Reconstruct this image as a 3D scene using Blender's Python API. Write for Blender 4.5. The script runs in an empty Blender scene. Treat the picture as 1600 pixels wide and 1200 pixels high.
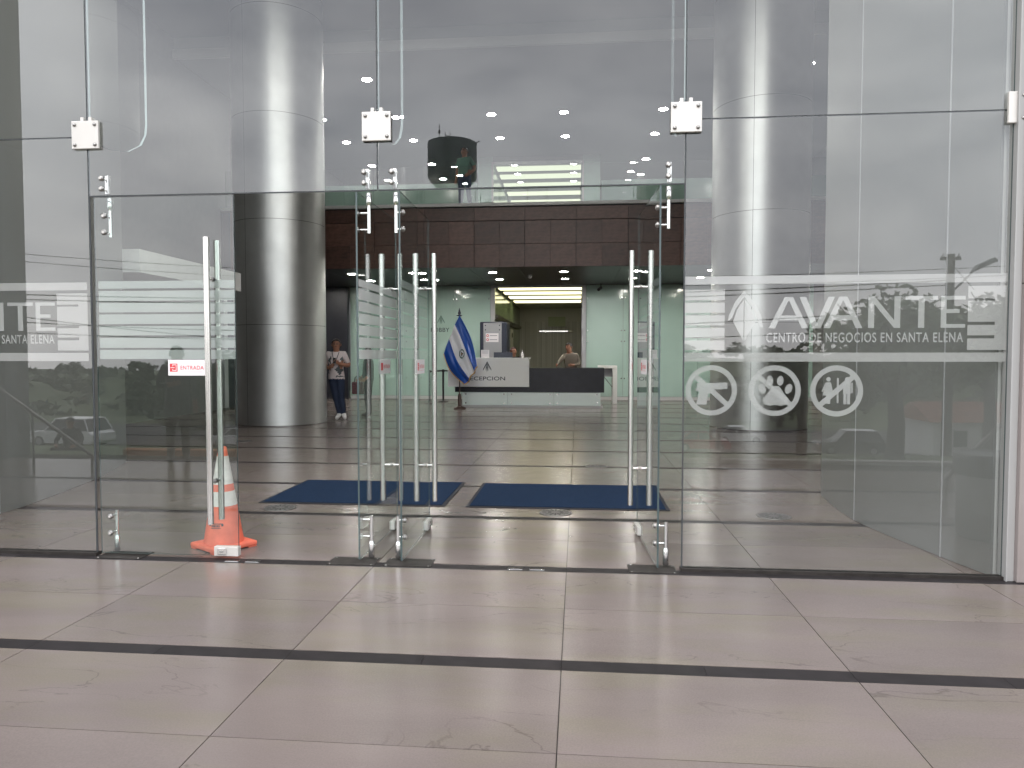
import bpy, bmesh, math, random
from mathutils import Vector, Matrix
from math import sin, cos, pi, radians as R
random.seed(7)
S = bpy.context.scene
C = S.collection

# ------------------------------------------------------------------ camera
cam = bpy.data.cameras.new('camera')
cam.sensor_width = 36.0
cam.lens = 1119.0 / 1600.0 * 36.0
cam.clip_start = 0.05
cam.clip_end = 2000.0
camo = bpy.data.objects.new('camera', cam)
C.objects.link(camo)
camo.location = (0, -4.86, 1.45)
camo.rotation_euler = (R(90 - 2.3), 0, R(5.26))
S.camera = camo

# ------------------------------------------------------------------ sky
W = bpy.data.worlds.new('World')
S.world = W
W.use_nodes = True
wn = W.node_tree.nodes
wl = W.node_tree.links
wn.clear()
w_out = wn.new('ShaderNodeOutputWorld')
w_bg = wn.new('ShaderNodeBackground')
w_bg.inputs['Strength'].default_value = 0.12
sky = wn.new('ShaderNodeTexSky')
sky.sky_type = 'NISHITA'
sky.sun_disc = False
sky.sun_elevation = R(52)
sky.sun_rotation = R(200)
sky.air_density = 1.0
sky.dust_density = 3.0
hs = wn.new('ShaderNodeHueSaturation')
hs.inputs['Saturation'].default_value = 0.25
wl.new(sky.outputs['Color'], hs.inputs['Color'])
tc = wn.new('ShaderNodeTexCoord')
mp = wn.new('ShaderNodeMapping')
mp.inputs['Scale'].default_value = (1.0, 1.0, 2.6)
mp.inputs['Location'].default_value = (28.77, 14.91, 11.13)
wl.new(tc.outputs['Generated'], mp.inputs['Vector'])
nz = wn.new('ShaderNodeTexNoise')
nz.inputs['Scale'].default_value = 2.4
nz.inputs['Detail'].default_value = 7
nz.inputs['Roughness'].default_value = 0.55
nz.inputs['Distortion'].default_value = 0.4
wl.new(mp.outputs['Vector'], nz.inputs['Vector'])
rp = wn.new('ShaderNodeValToRGB')
rp.color_ramp.elements[0].position = 0.30
rp.color_ramp.elements[0].color = (0.46, 0.49, 0.555, 1)
rp.color_ramp.elements[1].position = 0.68
rp.color_ramp.elements[1].color = (0.93, 0.95, 0.985, 1)
wl.new(nz.outputs['Fac'], rp.inputs['Fac'])
mul = wn.new('ShaderNodeMix')
mul.data_type = 'RGBA'
mul.blend_type = 'MULTIPLY'
mul.inputs[0].default_value = 1.0
wl.new(rp.outputs['Color'], mul.inputs[6])
mul.inputs[7].default_value = (10.4, 10.4, 10.4, 1)
mx = wn.new('ShaderNodeMix')
mx.data_type = 'RGBA'
mx.inputs[0].default_value = 0.9
wl.new(hs.outputs['Color'], mx.inputs[6])
sx_ = wn.new('ShaderNodeSeparateXYZ')
wl.new(tc.outputs['Generated'], sx_.inputs[0])
gr = wn.new('ShaderNodeValToRGB')
gr.color_ramp.elements[0].position = 0.0
gr.color_ramp.elements[0].color = (1.30, 1.24, 1.16, 1)
gr.color_ramp.elements[1].position = 0.30
gr.color_ramp.elements[1].color = (1.0, 1.0, 1.0, 1)
wl.new(sx_.outputs[2], gr.inputs['Fac'])
mg = wn.new('ShaderNodeMix')
mg.data_type = 'RGBA'
mg.blend_type = 'MULTIPLY'
mg.inputs[0].default_value = 1.0
wl.new(mul.outputs[2], mg.inputs[6])
wl.new(gr.outputs['Color'], mg.inputs[7])
wl.new(mg.outputs[2], mx.inputs[7])
wl.new(mx.outputs[2], w_bg.inputs['Color'])
wl.new(w_bg.outputs['Background'], w_out.inputs['Surface'])

# ------------------------------------------------------------------ sun behind the clouds
sun = bpy.data.lights.new('sun', 'SUN')
sun.energy = 0.5
sun.angle = R(25)
sun.color = (1.0, 0.96, 0.90)
suno = bpy.data.objects.new('sun', sun)
C.objects.link(suno)
suno.rotation_euler = (R(38), 0, R(-20))

# ------------------------------------------------------------------ exposure and sampling
S.view_settings.view_transform = 'Standard'
S.view_settings.look = 'None'
S.view_settings.exposure = 1.45
S.view_settings.gamma = 1.0
S.view_settings.use_curve_mapping = False
S.render.engine = 'CYCLES'
cy = S.cycles
cy.max_bounces = 9
cy.diffuse_bounces = 4
cy.glossy_bounces = 5
cy.transmission_bounces = 4
cy.transparent_max_bounces = 40
cy.caustics_reflective = False
cy.caustics_refractive = False
cy.sample_clamp_indirect = 6.0
cy.use_denoising = True
cy.use_adaptive_sampling = True
cy.adaptive_threshold = 0.012

# ================================================================== materials
M = {}

def newmat(name):
    m = bpy.data.materials.new(name)
    m.use_nodes = True
    m.node_tree.nodes.clear()
    M[name] = m
    return m, m.node_tree.nodes, m.node_tree.links

def mat(name, col, rough=0.5, metal=0.0, spec=0.5, vary=0.0, noise=0.0, nscale=6.0, bump=0.0, bscale=60.0,
        aniso=0.0, coat=0.0, emit=None, estr=0.0, stretch=(1, 1, 1), trans=0.0):
    m, N, L = newmat(name)
    out = N.new('ShaderNodeOutputMaterial')
    b = N.new('ShaderNodeBsdfPrincipled')
    L.new(b.outputs[0], out.inputs[0])
    b.inputs['Base Color'].default_value = (*col, 1)
    b.inputs['Roughness'].default_value = rough
    b.inputs['Metallic'].default_value = metal
    b.inputs['Specular IOR Level'].default_value = spec
    b.inputs['Anisotropic'].default_value = aniso
    b.inputs['Coat Weight'].default_value = coat
    if aniso > 0:      # brushed round the shaft: highlights stretch up and down
        tg = N.new('ShaderNodeTangent')
        tg.direction_type = 'RADIAL'
        tg.axis = 'Z'
        L.new(tg.outputs[0], b.inputs['Tangent'])
        b.inputs['Anisotropic Rotation'].default_value = 0.25
    b.inputs['Transmission Weight'].default_value = trans
    if emit:
        b.inputs['Emission Color'].default_value = (*emit, 1)
        b.inputs['Emission Strength'].default_value = estr
    src = None
    tcn = N.new('ShaderNodeTexCoord')
    mpn = N.new('ShaderNodeMapping')
    mpn.inputs['Scale'].default_value = stretch
    L.new(tcn.outputs['Object'], mpn.inputs['Vector'])
    if noise > 0:
        nt = N.new('ShaderNodeTexNoise')
        nt.inputs['Scale'].default_value = nscale
        nt.inputs['Detail'].default_value = 6
        L.new(mpn.outputs['Vector'], nt.inputs['Vector'])
        mr = N.new('ShaderNodeMapRange')
        mr.inputs['From Min'].default_value = 0.3
        mr.inputs['From Max'].default_value = 0.7
        mr.inputs['To Min'].default_value = 1 - noise
        mr.inputs['To Max'].default_value = 1 + noise
        L.new(nt.outputs['Fac'], mr.inputs['Value'])
        src = mr.outputs['Result']
    if vary > 0:
        oi = N.new('ShaderNodeObjectInfo')
        mr = N.new('ShaderNodeMapRange')
        mr.inputs['To Min'].default_value = 1 - vary
        mr.inputs['To Max'].default_value = 1 + vary
        L.new(oi.outputs['Random'], mr.inputs['Value'])
        if src is None:
            src = mr.outputs['Result']
        else:
            mm = N.new('ShaderNodeMath')
            mm.operation = 'MULTIPLY'
            L.new(src, mm.inputs[0])
            L.new(mr.outputs['Result'], mm.inputs[1])
            src = mm.outputs[0]
    if src is not None:
        vm = N.new('ShaderNodeVectorMath')
        vm.operation = 'SCALE'
        vm.inputs[0].default_value = col
        L.new(src, vm.inputs['Scale'])
        L.new(vm.outputs[0], b.inputs['Base Color'])
    if bump > 0:
        nt = N.new('ShaderNodeTexNoise')
        nt.inputs['Scale'].default_value = bscale
        nt.inputs['Detail'].default_value = 4
        L.new(mpn.outputs['Vector'], nt.inputs['Vector'])
        bp = N.new('ShaderNodeBump')
        bp.inputs['Strength'].default_value = bump
        bp.inputs['Distance'].default_value = 0.01
        L.new(nt.outputs['Fac'], bp.inputs['Height'])
        L.new(bp.outputs[0], b.inputs['Normal'])
    return m

def glass(name, tint, gain=1.0):
    m, N, L = newmat(name)
    out = N.new('ShaderNodeOutputMaterial')
    fr = N.new('ShaderNodeFresnel')
    fr.inputs['IOR'].default_value = 1.52
    a = N.new('ShaderNodeMath'); a.operation = 'ADD'; a.inputs[1].default_value = 1.0
    L.new(fr.outputs[0], a.inputs[0])
    d = N.new('ShaderNodeMath'); d.operation = 'DIVIDE'
    L.new(fr.outputs[0], d.inputs[0]); L.new(a.outputs[0], d.inputs[1])
    g2 = N.new('ShaderNodeMath'); g2.operation = 'MULTIPLY'; g2.inputs[1].default_value = 2.0 * gain; g2.use_clamp = True
    L.new(d.outputs[0], g2.inputs[0])
    geo = N.new('ShaderNodeNewGeometry')
    inv = N.new('ShaderNodeMath'); inv.operation = 'SUBTRACT'; inv.inputs[0].default_value = 1.0
    L.new(geo.outputs['Backfacing'], inv.inputs[1])
    fac = N.new('ShaderNodeMath'); fac.operation = 'MULTIPLY'
    L.new(g2.outputs[0], fac.inputs[0]); L.new(inv.outputs[0], fac.inputs[1])
    tr = N.new('ShaderNodeBsdfTransparent')
    tr.inputs[0].default_value = (*[t ** 0.5 for t in tint], 1)
    gl = N.new('ShaderNodeBsdfGlossy')
    gl.inputs['Roughness'].default_value = 0.0
    gl.inputs['Color'].default_value = (0.99, 0.99, 1.0, 1)
    ms = N.new('ShaderNodeMixShader')
    L.new(fac.outputs[0], ms.inputs[0])
    L.new(tr.outputs[0], ms.inputs[1])
    L.new(gl.outputs[0], ms.inputs[2])
    L.new(ms.outputs[0], out.inputs[0])
    return m

def film(name, op, col):
    m, N, L = newmat(name)
    out = N.new('ShaderNodeOutputMaterial')
    tr = N.new('ShaderNodeBsdfTransparent')
    df = N.new('ShaderNodeBsdfDiffuse'); df.inputs[0].default_value = (*col, 1)
    tl = N.new('ShaderNodeBsdfTranslucent'); tl.inputs[0].default_value = (*col, 1)
    m1 = N.new('ShaderNodeMixShader'); m1.inputs[0].default_value = 0.35
    L.new(df.outputs[0], m1.inputs[1]); L.new(tl.outputs[0], m1.inputs[2])
    ms = N.new('ShaderNodeMixShader'); ms.inputs[0].default_value = op
    L.new(tr.outputs[0], ms.inputs[1]); L.new(m1.outputs[0], ms.inputs[2])
    L.new(ms.outputs[0], out.inputs[0])
    return m

def emis(name, col, strength):
    m, N, L = newmat(name)
    out = N.new('ShaderNodeOutputMaterial')
    e = N.new('ShaderNodeEmission')
    e.inputs[0].default_value = (*col, 1)
    e.inputs[1].default_value = strength
    L.new(e.outputs[0], out.inputs[0])
    return m

def tile_mat(name, col, rough):
    m, N, L = newmat(name)
    out = N.new('ShaderNodeOutputMaterial')
    b = N.new('ShaderNodeBsdfPrincipled')
    L.new(b.outputs[0], out.inputs[0])
    tcn = N.new('ShaderNodeTexCoord')
    oi = N.new('ShaderNodeObjectInfo')
    off = N.new('ShaderNodeVectorMath'); off.operation = 'SCALE'
    off.inputs[0].default_value = (37.0, 19.0, 11.0)
    L.new(oi.outputs['Random'], off.inputs['Scale'])
    ad = N.new('ShaderNodeVectorMath'); ad.operation = 'ADD'
    L.new(tcn.outputs['Object'], ad.inputs[0]); L.new(off.outputs[0], ad.inputs[1])
    mpn = N.new('ShaderNodeMapping'); mpn.inputs['Scale'].default_value = (0.55, 1.6, 1.0)
    L.new(ad.outputs[0], mpn.inputs['Vector'])
    def noise(scale, detail, dist=0.0, vec=mpn.outputs['Vector']):
        n = N.new('ShaderNodeTexNoise')
        n.inputs['Scale'].default_value = scale
        n.inputs['Detail'].default_value = detail
        n.inputs['Distortion'].default_value = dist
        L.new(vec, n.inputs['Vector'])
        return n.outputs['Fac']
    def math2(op, a, bv, clamp=False):
        n = N.new('ShaderNodeMath'); n.operation = op; n.use_clamp = clamp
        for i, v in enumerate((a, bv)):
            if hasattr(v, 'is_linked'):
                L.new(v, n.inputs[i])
            else:
                n.inputs[i].default_value = v
        return n.outputs[0]
    def rng(v, a, bb, c, d):
        n = N.new('ShaderNodeMapRange')
        n.inputs['From Min'].default_value = a; n.inputs['From Max'].default_value = bb
        n.inputs['To Min'].default_value = c; n.inputs['To Max'].default_value = d
        L.new(v, n.inputs['Value'])
        return n.outputs['Result']
    big = noise(1.6, 5)
    grain = noise(140, 3, 0, ad.outputs[0])
    vein = noise(1.5, 6, 0.8)
    ridge = math2('ABSOLUTE', math2('SUBTRACT', vein, 0.5), 0.0)
    mask = rng(noise(1.1, 2), 0.46, 0.60, 0.0, 1.0)
    line = math2('MULTIPLY', rng(ridge, 0.0, 0.0065, 1.0, 0.0), mask)
    fac = math2('MULTIPLY', rng(big, 0.3, 0.7, 0.90, 1.10), rng(grain, 0.3, 0.7, 0.93, 1.07))
    fac = math2('MULTIPLY', fac, rng(oi.outputs['Random'], 0, 1, 0.94, 1.06))
    fac = math2('MULTIPLY', fac, math2('SUBTRACT', 1.0, math2('MULTIPLY', line, 0.30)))
    hue = N.new('ShaderNodeMix'); hue.data_type = 'RGBA'
    hue.inputs[6].default_value = (*col, 1)
    hue.inputs[7].default_value = (col[0] * 0.98, col[1] * 1.02, col[2] * 0.90, 1)
    L.new(rng(noise(2.3, 4), 0.45, 0.65, 0, 1), hue.inputs[0])
    vm = N.new('ShaderNodeVectorMath'); vm.operation = 'SCALE'
    L.new(hue.outputs[2], vm.inputs[0]); L.new(fac, vm.inputs['Scale'])
    L.new(vm.outputs[0], b.inputs['Base Color'])
    L.new(rng(noise(5.0, 6, 0.6, ad.outputs[0]), 0.3, 0.7, rough * 0.92, rough * 1.10), b.inputs['Roughness'])
    b.inputs['Specular IOR Level'].default_value = 0.5
    bp = N.new('ShaderNodeBump'); bp.inputs['Strength'].default_value = 0.012; bp.inputs['Distance'].default_value = 0.002
    L.new(noise(60, 4, 0, ad.outputs[0]), bp.inputs['Height'])
    L.new(bp.outputs[0], b.inputs['Normal'])
    return m

tile_mat('tile', (0.170, 0.139, 0.130), 0.23)
mat('strip', (0.022, 0.019, 0.020), 0.5, spec=0.18, noise=0.25, nscale=9, vary=0.15)
mat('grout', (0.046, 0.040, 0.037), 0.95, spec=0.05)
glass('glass', (0.925, 0.945, 0.935), 1.12)
glass('door_glass', (0.84, 0.92, 0.89), 1.05)
mat('glass_edge', (0.055, 0.080, 0.082), 0.2, spec=0.5)
mat('glass_edge_bright', (0.38, 0.45, 0.45), 0.18, spec=0.6)
mat('silicone', (0.05, 0.055, 0.06), 0.6)
film('film', 0.68, (0.66, 0.645, 0.64))
film('film_text', 0.66, (0.70, 0.695, 0.69))
film('frosted', 0.72, (0.52, 0.55, 0.52))
mat('steel', (0.64, 0.62, 0.60), 0.27, 1.0, noise=0.10, nscale=4, stretch=(1, 1, 0.4))
mat('steel_polished', (0.72, 0.71, 0.70), 0.16, 1.0)
mat('steel_dark', (0.16, 0.15, 0.145), 0.32, 1.0, noise=0.25)
mat('floor_steel', (0.030, 0.026, 0.024), 0.5, 0.0, spec=0.2, noise=0.3, nscale=14)
mat('grille_steel', (0.20, 0.19, 0.185), 0.45, 0.7, noise=0.2)
mat('plate', (0.60, 0.575, 0.545), 0.42, 0.3, noise=0.04)
mat('bolt', (0.30, 0.29, 0.28), 0.28, 1.0)
mat('column_metal', (0.62, 0.63, 0.62), 0.45, 1.0, noise=0.05, nscale=3, aniso=0.5, bump=0.03, bscale=1.6)
mat('seam', (0.05, 0.05, 0.05), 0.7)
mat('mint', (0.40, 0.54, 0.475), 0.10, spec=0.5, vary=0.035, noise=0.03, nscale=1.3)
mat('mint_dark', (0.16, 0.23, 0.20), 0.14, spec=0.5, vary=0.05)
mat('grey_panel', (0.215, 0.218, 0.212), 0.42, spec=0.3, vary=0.02, noise=0.03, nscale=1.0)
mat('brown', (0.092, 0.045, 0.033), 0.42, vary=0.28, noise=0.35, nscale=7, bump=0.1, bscale=40, stretch=(1.0, 1, 2.2))
mat('soffit', (0.034, 0.032, 0.033), 0.4, spec=0.25, vary=0.1)
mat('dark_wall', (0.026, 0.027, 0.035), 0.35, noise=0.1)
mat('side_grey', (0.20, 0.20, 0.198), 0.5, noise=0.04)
mat('grey_wall', (0.22, 0.22, 0.215), 0.55, noise=0.06)
mat('white_wall', (0.66, 0.66, 0.64), 0.5, noise=0.03)
mat('ceiling_white', (0.33, 0.335, 0.335), 0.8)
mat('trim_grey', (0.42, 0.42, 0.43), 0.35, 0.2)
mat('white_trim', (0.52, 0.52, 0.51), 0.35)
mat('black_counter', (0.010, 0.010, 0.016), 0.22, spec=0.3, noise=0.2)
mat('counter_glass', (0.80, 0.90, 0.85), 0.15)
mat('counter_white', (0.84, 0.84, 0.80), 0.35)
mat('stone_pink', (0.27, 0.235, 0.225), 0.45, noise=0.05, nscale=5, bump=0.1, bscale=90)
mat('pier_trim', (0.36, 0.355, 0.35), 0.4)
mat('ink', (0.045, 0.055, 0.06), 0.5)
mat('ink_green', (0.10, 0.17, 0.14), 0.5)
mat('mat_blue', (0.013, 0.030, 0.070), 0.95, spec=0.15, noise=0.35, nscale=110, bump=0.9, bscale=260)
mat('rubber', (0.012, 0.013, 0.02), 0.7)
mat('cone_orange', (0.72, 0.150, 0.090), 0.55, noise=0.16, nscale=9)
mat('cone_white', (0.64, 0.58, 0.55), 0.45, noise=0.14, nscale=12)
mat('paper', (0.80, 0.76, 0.77), 0.55)
mat('red_print', (0.62, 0.05, 0.06), 0.5)
mat('flag_blue', (0.006, 0.082, 0.44), 0.34, spec=0.5)
mat('flag_white', (0.82, 0.83, 0.86), 0.34, spec=0.5)
mat('gold', (0.55, 0.36, 0.14), 0.45, 0.3)
mat('wood_dark', (0.045, 0.022, 0.015), 0.35, noise=0.2)
mat('plastic_black', (0.013, 0.013, 0.014), 0.42)
mat('plastic_grey', (0.34, 0.34, 0.35), 0.4)
mat('plastic_navy', (0.020, 0.025, 0.045), 0.4)
mat('ribbed_grey', (0.56, 0.55, 0.55), 0.35, vary=0.25)
mat('hall_green', (0.27, 0.36, 0.22), 0.12, noise=0.1)
mat('sign_green', (0.42, 0.48, 0.36), 0.5)
mat('skin', (0.34, 0.165, 0.105), 0.5, spec=0.35, noise=0.05)
mat('hair', (0.010, 0.008, 0.007), 0.5)
mat('hair_red', (0.05, 0.010, 0.008), 0.5)
mat('shirt_white', (0.66, 0.58, 0.57), 0.8, noise=0.05)
mat('shirt_khaki', (0.165, 0.140, 0.110), 0.8, noise=0.08)
mat('shirt_green', (0.09, 0.20, 0.15), 0.8, noise=0.05)
mat('cloth_black', (0.012, 0.012, 0.015), 0.8)
mat('cloth_maroon', (0.07, 0.015, 0.02), 0.8)
mat('jeans_navy', (0.016, 0.026, 0.055), 0.85, noise=0.1)
mat('jeans_blue', (0.035, 0.055, 0.12), 0.85, noise=0.1)
mat('shoe_white', (0.74, 0.73, 0.71), 0.6)
mat('bag_pattern', (0.10, 0.04, 0.045), 0.7, noise=0.6, nscale=26)
mat('grass', (0.060, 0.085, 0.030), 0.9, noise=0.5, nscale=0.7, bump=0.6, bscale=7)
mat('grass_blade', (0.050, 0.085, 0.024), 0.8, noise=0.3, nscale=3)
mat('sand', (0.26, 0.20, 0.13), 0.9, noise=0.3, nscale=3)
mat('asphalt', (0.055, 0.055, 0.056), 0.9, noise=0.15, nscale=2, bump=0.2, bscale=80)
mat('concrete', (0.33, 0.32, 0.30), 0.8, noise=0.12, nscale=3, bump=0.1, bscale=40)
mat('kerb_orange', (0.46, 0.18, 0.05), 0.7, noise=0.25, nscale=5)
mat('bark', (0.040, 0.030, 0.022), 0.9, noise=0.4, nscale=9, bump=0.6, bscale=18)
mat('leaf', (0.060, 0.095, 0.036), 0.6, noise=0.5, nscale=1.3)
mat('leaf_dark', (0.042, 0.066, 0.030), 0.6, noise=0.5, nscale=0.5)
mat('roof_tile', (0.24, 0.095, 0.06), 0.8, noise=0.3, nscale=3)
mat('window_dark', (0.02, 0.023, 0.027), 0.1)
mat('car_white', (0.74, 0.74, 0.73), 0.25, coat=0.6)
mat('car_dark', (0.03, 0.034, 0.04), 0.22, coat=0.8)
mat('car_red', (0.30, 0.03, 0.03), 0.25, coat=0.8)
mat('tyre', (0.012, 0.012, 0.012), 0.8)
mat('tank_grey', (0.075, 0.082, 0.080), 0.7, noise=0.15, nscale=0.6, stretch=(1, 1, 0.2))
mat('bin_grey', (0.30, 0.295, 0.285), 0.6, noise=0.08)
mat('cable', (0.012, 0.012, 0.012), 0.7)
mat('lamp_head', (0.10, 0.105, 0.11), 0.4, 0.5)
mat('tail_red', (0.5, 0.02, 0.02), 0.3, emit=(1, 0.06, 0.04), estr=2.0)
emis('downlight', (1.0, 0.965, 0.90), 90.0)
emis('downlight_high', (1.0, 0.965, 0.90), 60.0)
emis('light_strip', (1.0, 0.93, 0.54), 0.95)
emis('light_strip_upper', (0.92, 1.0, 0.72), 0.34)

# ================================================================== helpers
def tag(o, label=None, cat=None, group=None, kind=None):
    for k, v in (('label', label), ('category', cat), ('group', group), ('kind', kind)):
        if v:
            o[k] = v
    return o

def link(name, data, parent=None, loc=(0, 0, 0), rot=(0, 0, 0), world=True):
    o = bpy.data.objects.new(name, data)
    C.objects.link(o)
    o.location = loc
    o.rotation_euler = rot
    if parent is not None:
        o.parent = parent
        if world:      # coordinates given in the scene's frame: undo the parents' shifts
            t = Vector((0, 0, 0))
            q = parent
            while q is not None:
                t += Vector(q.location)
                q = q.parent
            o.location = Vector(loc) - t
    return o

def empty(name, loc=(0, 0, 0), rz=0.0):
    o = bpy.data.objects.new(name, None)
    C.objects.link(o)
    o.location = loc
    o.rotation_euler = (0, 0, rz)
    o.empty_display_size = 0.1
    return o

class MB:
    """collects verts, faces and material indices; build() makes one mesh object"""
    def __init__(s):
        s.v = []; s.f = []; s.m = []; s.sm = []
    def add(s, v, f, mi=0, smooth=False):
        n = len(s.v)
        s.v += [tuple(p) for p in v]
        for q in f:
            s.f.append(tuple(i + n for i in q)); s.m.append(mi); s.sm.append(smooth)
        return s
    def box(s, x0, x1, y0, y1, z0, z1, mi=0):
        v = [(x0, y0, z0), (x1, y0, z0), (x1, y1, z0), (x0, y1, z0), (x0, y0, z1), (x1, y0, z1), (x1, y1, z1), (x0, y1, z1)]
        f = [(0, 3, 2, 1), (4, 5, 6, 7), (0, 1, 5, 4), (1, 2, 6, 5), (2, 3, 7, 6), (3, 0, 4, 7)]
        if isinstance(mi, (list, tuple)):
            for q, k in zip(f, mi):
                s.add(v, [q], k)
            return s
        return s.add(v, f, mi)
    def bbox(s, x0, x1, y0, y1, z0, z1, b=0.006, mi=0):
        """box with chamfered edges"""
        bm = bmesh.new()
        bmesh.ops.create_cube(bm, size=1.0)
        for v in bm.verts:
            v.co = Vector(((x0 + x1) / 2 + v.co.x * (x1 - x0), (y0 + y1) / 2 + v.co.y * (y1 - y0), (z0 + z1) / 2 + v.co.z * (z1 - z0)))
        bmesh.ops.bevel(bm, geom=bm.edges[:], offset=b, segments=2, affect='EDGES', profile=0.5)
        bm.verts.index_update()
        s.add([v.co[:] for v in bm.verts], [[v.index for v in f.verts] for f in bm.faces], mi, False)
        bm.free()
        return s
    def tube(s, pts, r, n=12, mi=0, caps=True):
        pts = [Vector(p) for p in pts]
        rs = r if isinstance(r, (list, tuple)) else [r] * len(pts)
        vs = []; fs = []
        prev = None
        for i, p in enumerate(pts):
            d = (pts[min(i + 1, len(pts) - 1)] - pts[max(i - 1, 0)]).normalized()
            if prev is None:
                a = Vector((1, 0, 0)) if abs(d.x) < 0.9 else Vector((0, 1, 0))
                u = d.cross(a).normalized()
            else:
                u = (prev - d * prev.dot(d)).normalized()
            prev = u
            w = d.cross(u)
            for k in range(n):
                t = 2 * pi * k / n
                vs.append(p + (u * cos(t) + w * sin(t)) * rs[i])
        for i in range(len(pts) - 1):
            for k in range(n):
                a = i * n + k; b = i * n + (k + 1) % n
                fs.append((a, b, b + n, a + n))
        s.add(vs, fs, mi, True)
        if caps:
            s.add(vs[:n], [tuple(range(n))[::-1]], mi)
            s.add(vs[-n:], [tuple(range(n))], mi)
        return s
    def lathe(s, prof, n=32, cx=0, cy=0, mi=0, sx=1.0, sy=1.0, smooth=True):
        vs = []; fs = []
        for (r, z) in prof:
            for k in range(n):
                t = 2 * pi * k / n
                vs.append((cx + r * cos(t) * sx, cy + r * sin(t) * sy, z))
        for i in range(len(prof) - 1):
            for k in range(n):
                a = i * n + k; b = i * n + (k + 1) % n
                fs.append((a, b, b + n, a + n))
        s.add(vs, fs, mi, smooth)
        s.add(vs[:n], [tuple(range(n))[::-1]], mi)
        s.add(vs[-n:], [tuple(range(n))], mi)
        return s
    def prism(s, poly, y0, y1, mi=0):
        """polygon in xz pulled from y0 to y1"""
        n = len(poly)
        v = [(x, y0, z) for x, z in poly] + [(x, y1, z) for x, z in poly]
        f = [tuple(range(n)), tuple(range(2 * n - 1, n - 1, -1))]
        f += [(i, i + n, (i + 1) % n + n, (i + 1) % n) for i in range(n)]
        return s.add(v, f, mi)
    def flat(s, poly, y, mi=0):
        n = len(poly)
        return s.add([(x, y, z) for x, z in poly], [tuple(range(n))], mi)
    def ring(s, cx, cz, r0, r1, y, n=48, mi=0):
        v = []
        for k in range(n):
            t = 2 * pi * k / n
            v += [(cx + r0 * cos(t), y, cz + r0 * sin(t)), (cx + r1 * cos(t), y, cz + r1 * sin(t))]
        return s.add(v, [(2 * k, 2 * k + 1, (2 * k + 3) % (2 * n), (2 * k + 2) % (2 * n)) for k in range(n)], mi)
    def disc(s, cx, cz, rx, rz, y, rot=0, n=24, mi=0):
        p = []
        for k in range(n):
            t = 2 * pi * k / n
            a, b = rx * cos(t), rz * sin(t)
            p.append((cx + a * cos(rot) - b * sin(rot), cz + a * sin(rot) + b * cos(rot)))
        return s.flat(p, y, mi)
    def mesh(s, name, mats):
        me = bpy.data.meshes.new(name)
        me.from_pydata(s.v, [], s.f)
        for m in mats if isinstance(mats, (list, tuple)) else [mats]:
            me.materials.append(M[m])
        me.polygons.foreach_set('material_index', s.m)
        me.polygons.foreach_set('use_smooth', s.sm)
        me.update()
        return me
    def build(s, name, mats, parent=None, world=True, loc=(0, 0, 0), rot=(0, 0, 0)):
        return link(name, s.mesh(name, mats), parent, loc, rot, world)

def text_mesh(body, size, sx=1.0, spacing=1.0, bold=0.0):
    cu = bpy.data.curves.new('lettering', 'FONT')
    cu.body = body
    cu.size = size
    cu.space_character = spacing
    cu.offset = bold
    cu.align_x = 'LEFT'
    o = bpy.data.objects.new('lettering', cu)
    C.objects.link(o)
    dg = bpy.context.evaluated_depsgraph_get()
    me = bpy.data.meshes.new_from_object(o.evaluated_get(dg))
    bpy.data.objects.remove(o)
    me.name = 'lettering'
    w = max(v.co.x for v in me.vertices) - min(v.co.x for v in me.vertices)
    x0 = min(v.co.x for v in me.vertices)
    for v in me.vertices:      # lay the text out in xz, starting at the origin
        v.co = Vector(((v.co.x - x0) * sx, 0.0, v.co.y))
    me.update()
    return me, w * sx

def lettering(name, body, x0, x1, z0, z1, y, m, parent, spacing=1.0, world=True, flip=False, bold=0.0):
    """text stretched to fill x0..x1, z0..z1 on the plane y"""
    me, w = text_mesh(body, 1.0, 1.0, spacing, bold)
    zz = [v.co.z for v in me.vertices]
    za, zb = min(zz), max(zz)
    for v in me.vertices:
        u = v.co.x / w
        if flip:
            u = 1 - u
        v.co = Vector((x0 + (x1 - x0) * u, y, z0 + (z1 - z0) * (v.co.z - za) / (zb - za)))
    me.materials.clear()
    me.materials.append(M[m])
    me.update()
    return link(name, me, parent, (0, 0, 0), (0, 0, 0), world)

def copy_tree(o, parent=None):
    c = o.copy()
    C.objects.link(c)
    c.parent = parent
    for ch in [k for k in bpy.data.objects if k.parent == o]:
        copy_tree(ch, c)
    return c

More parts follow.
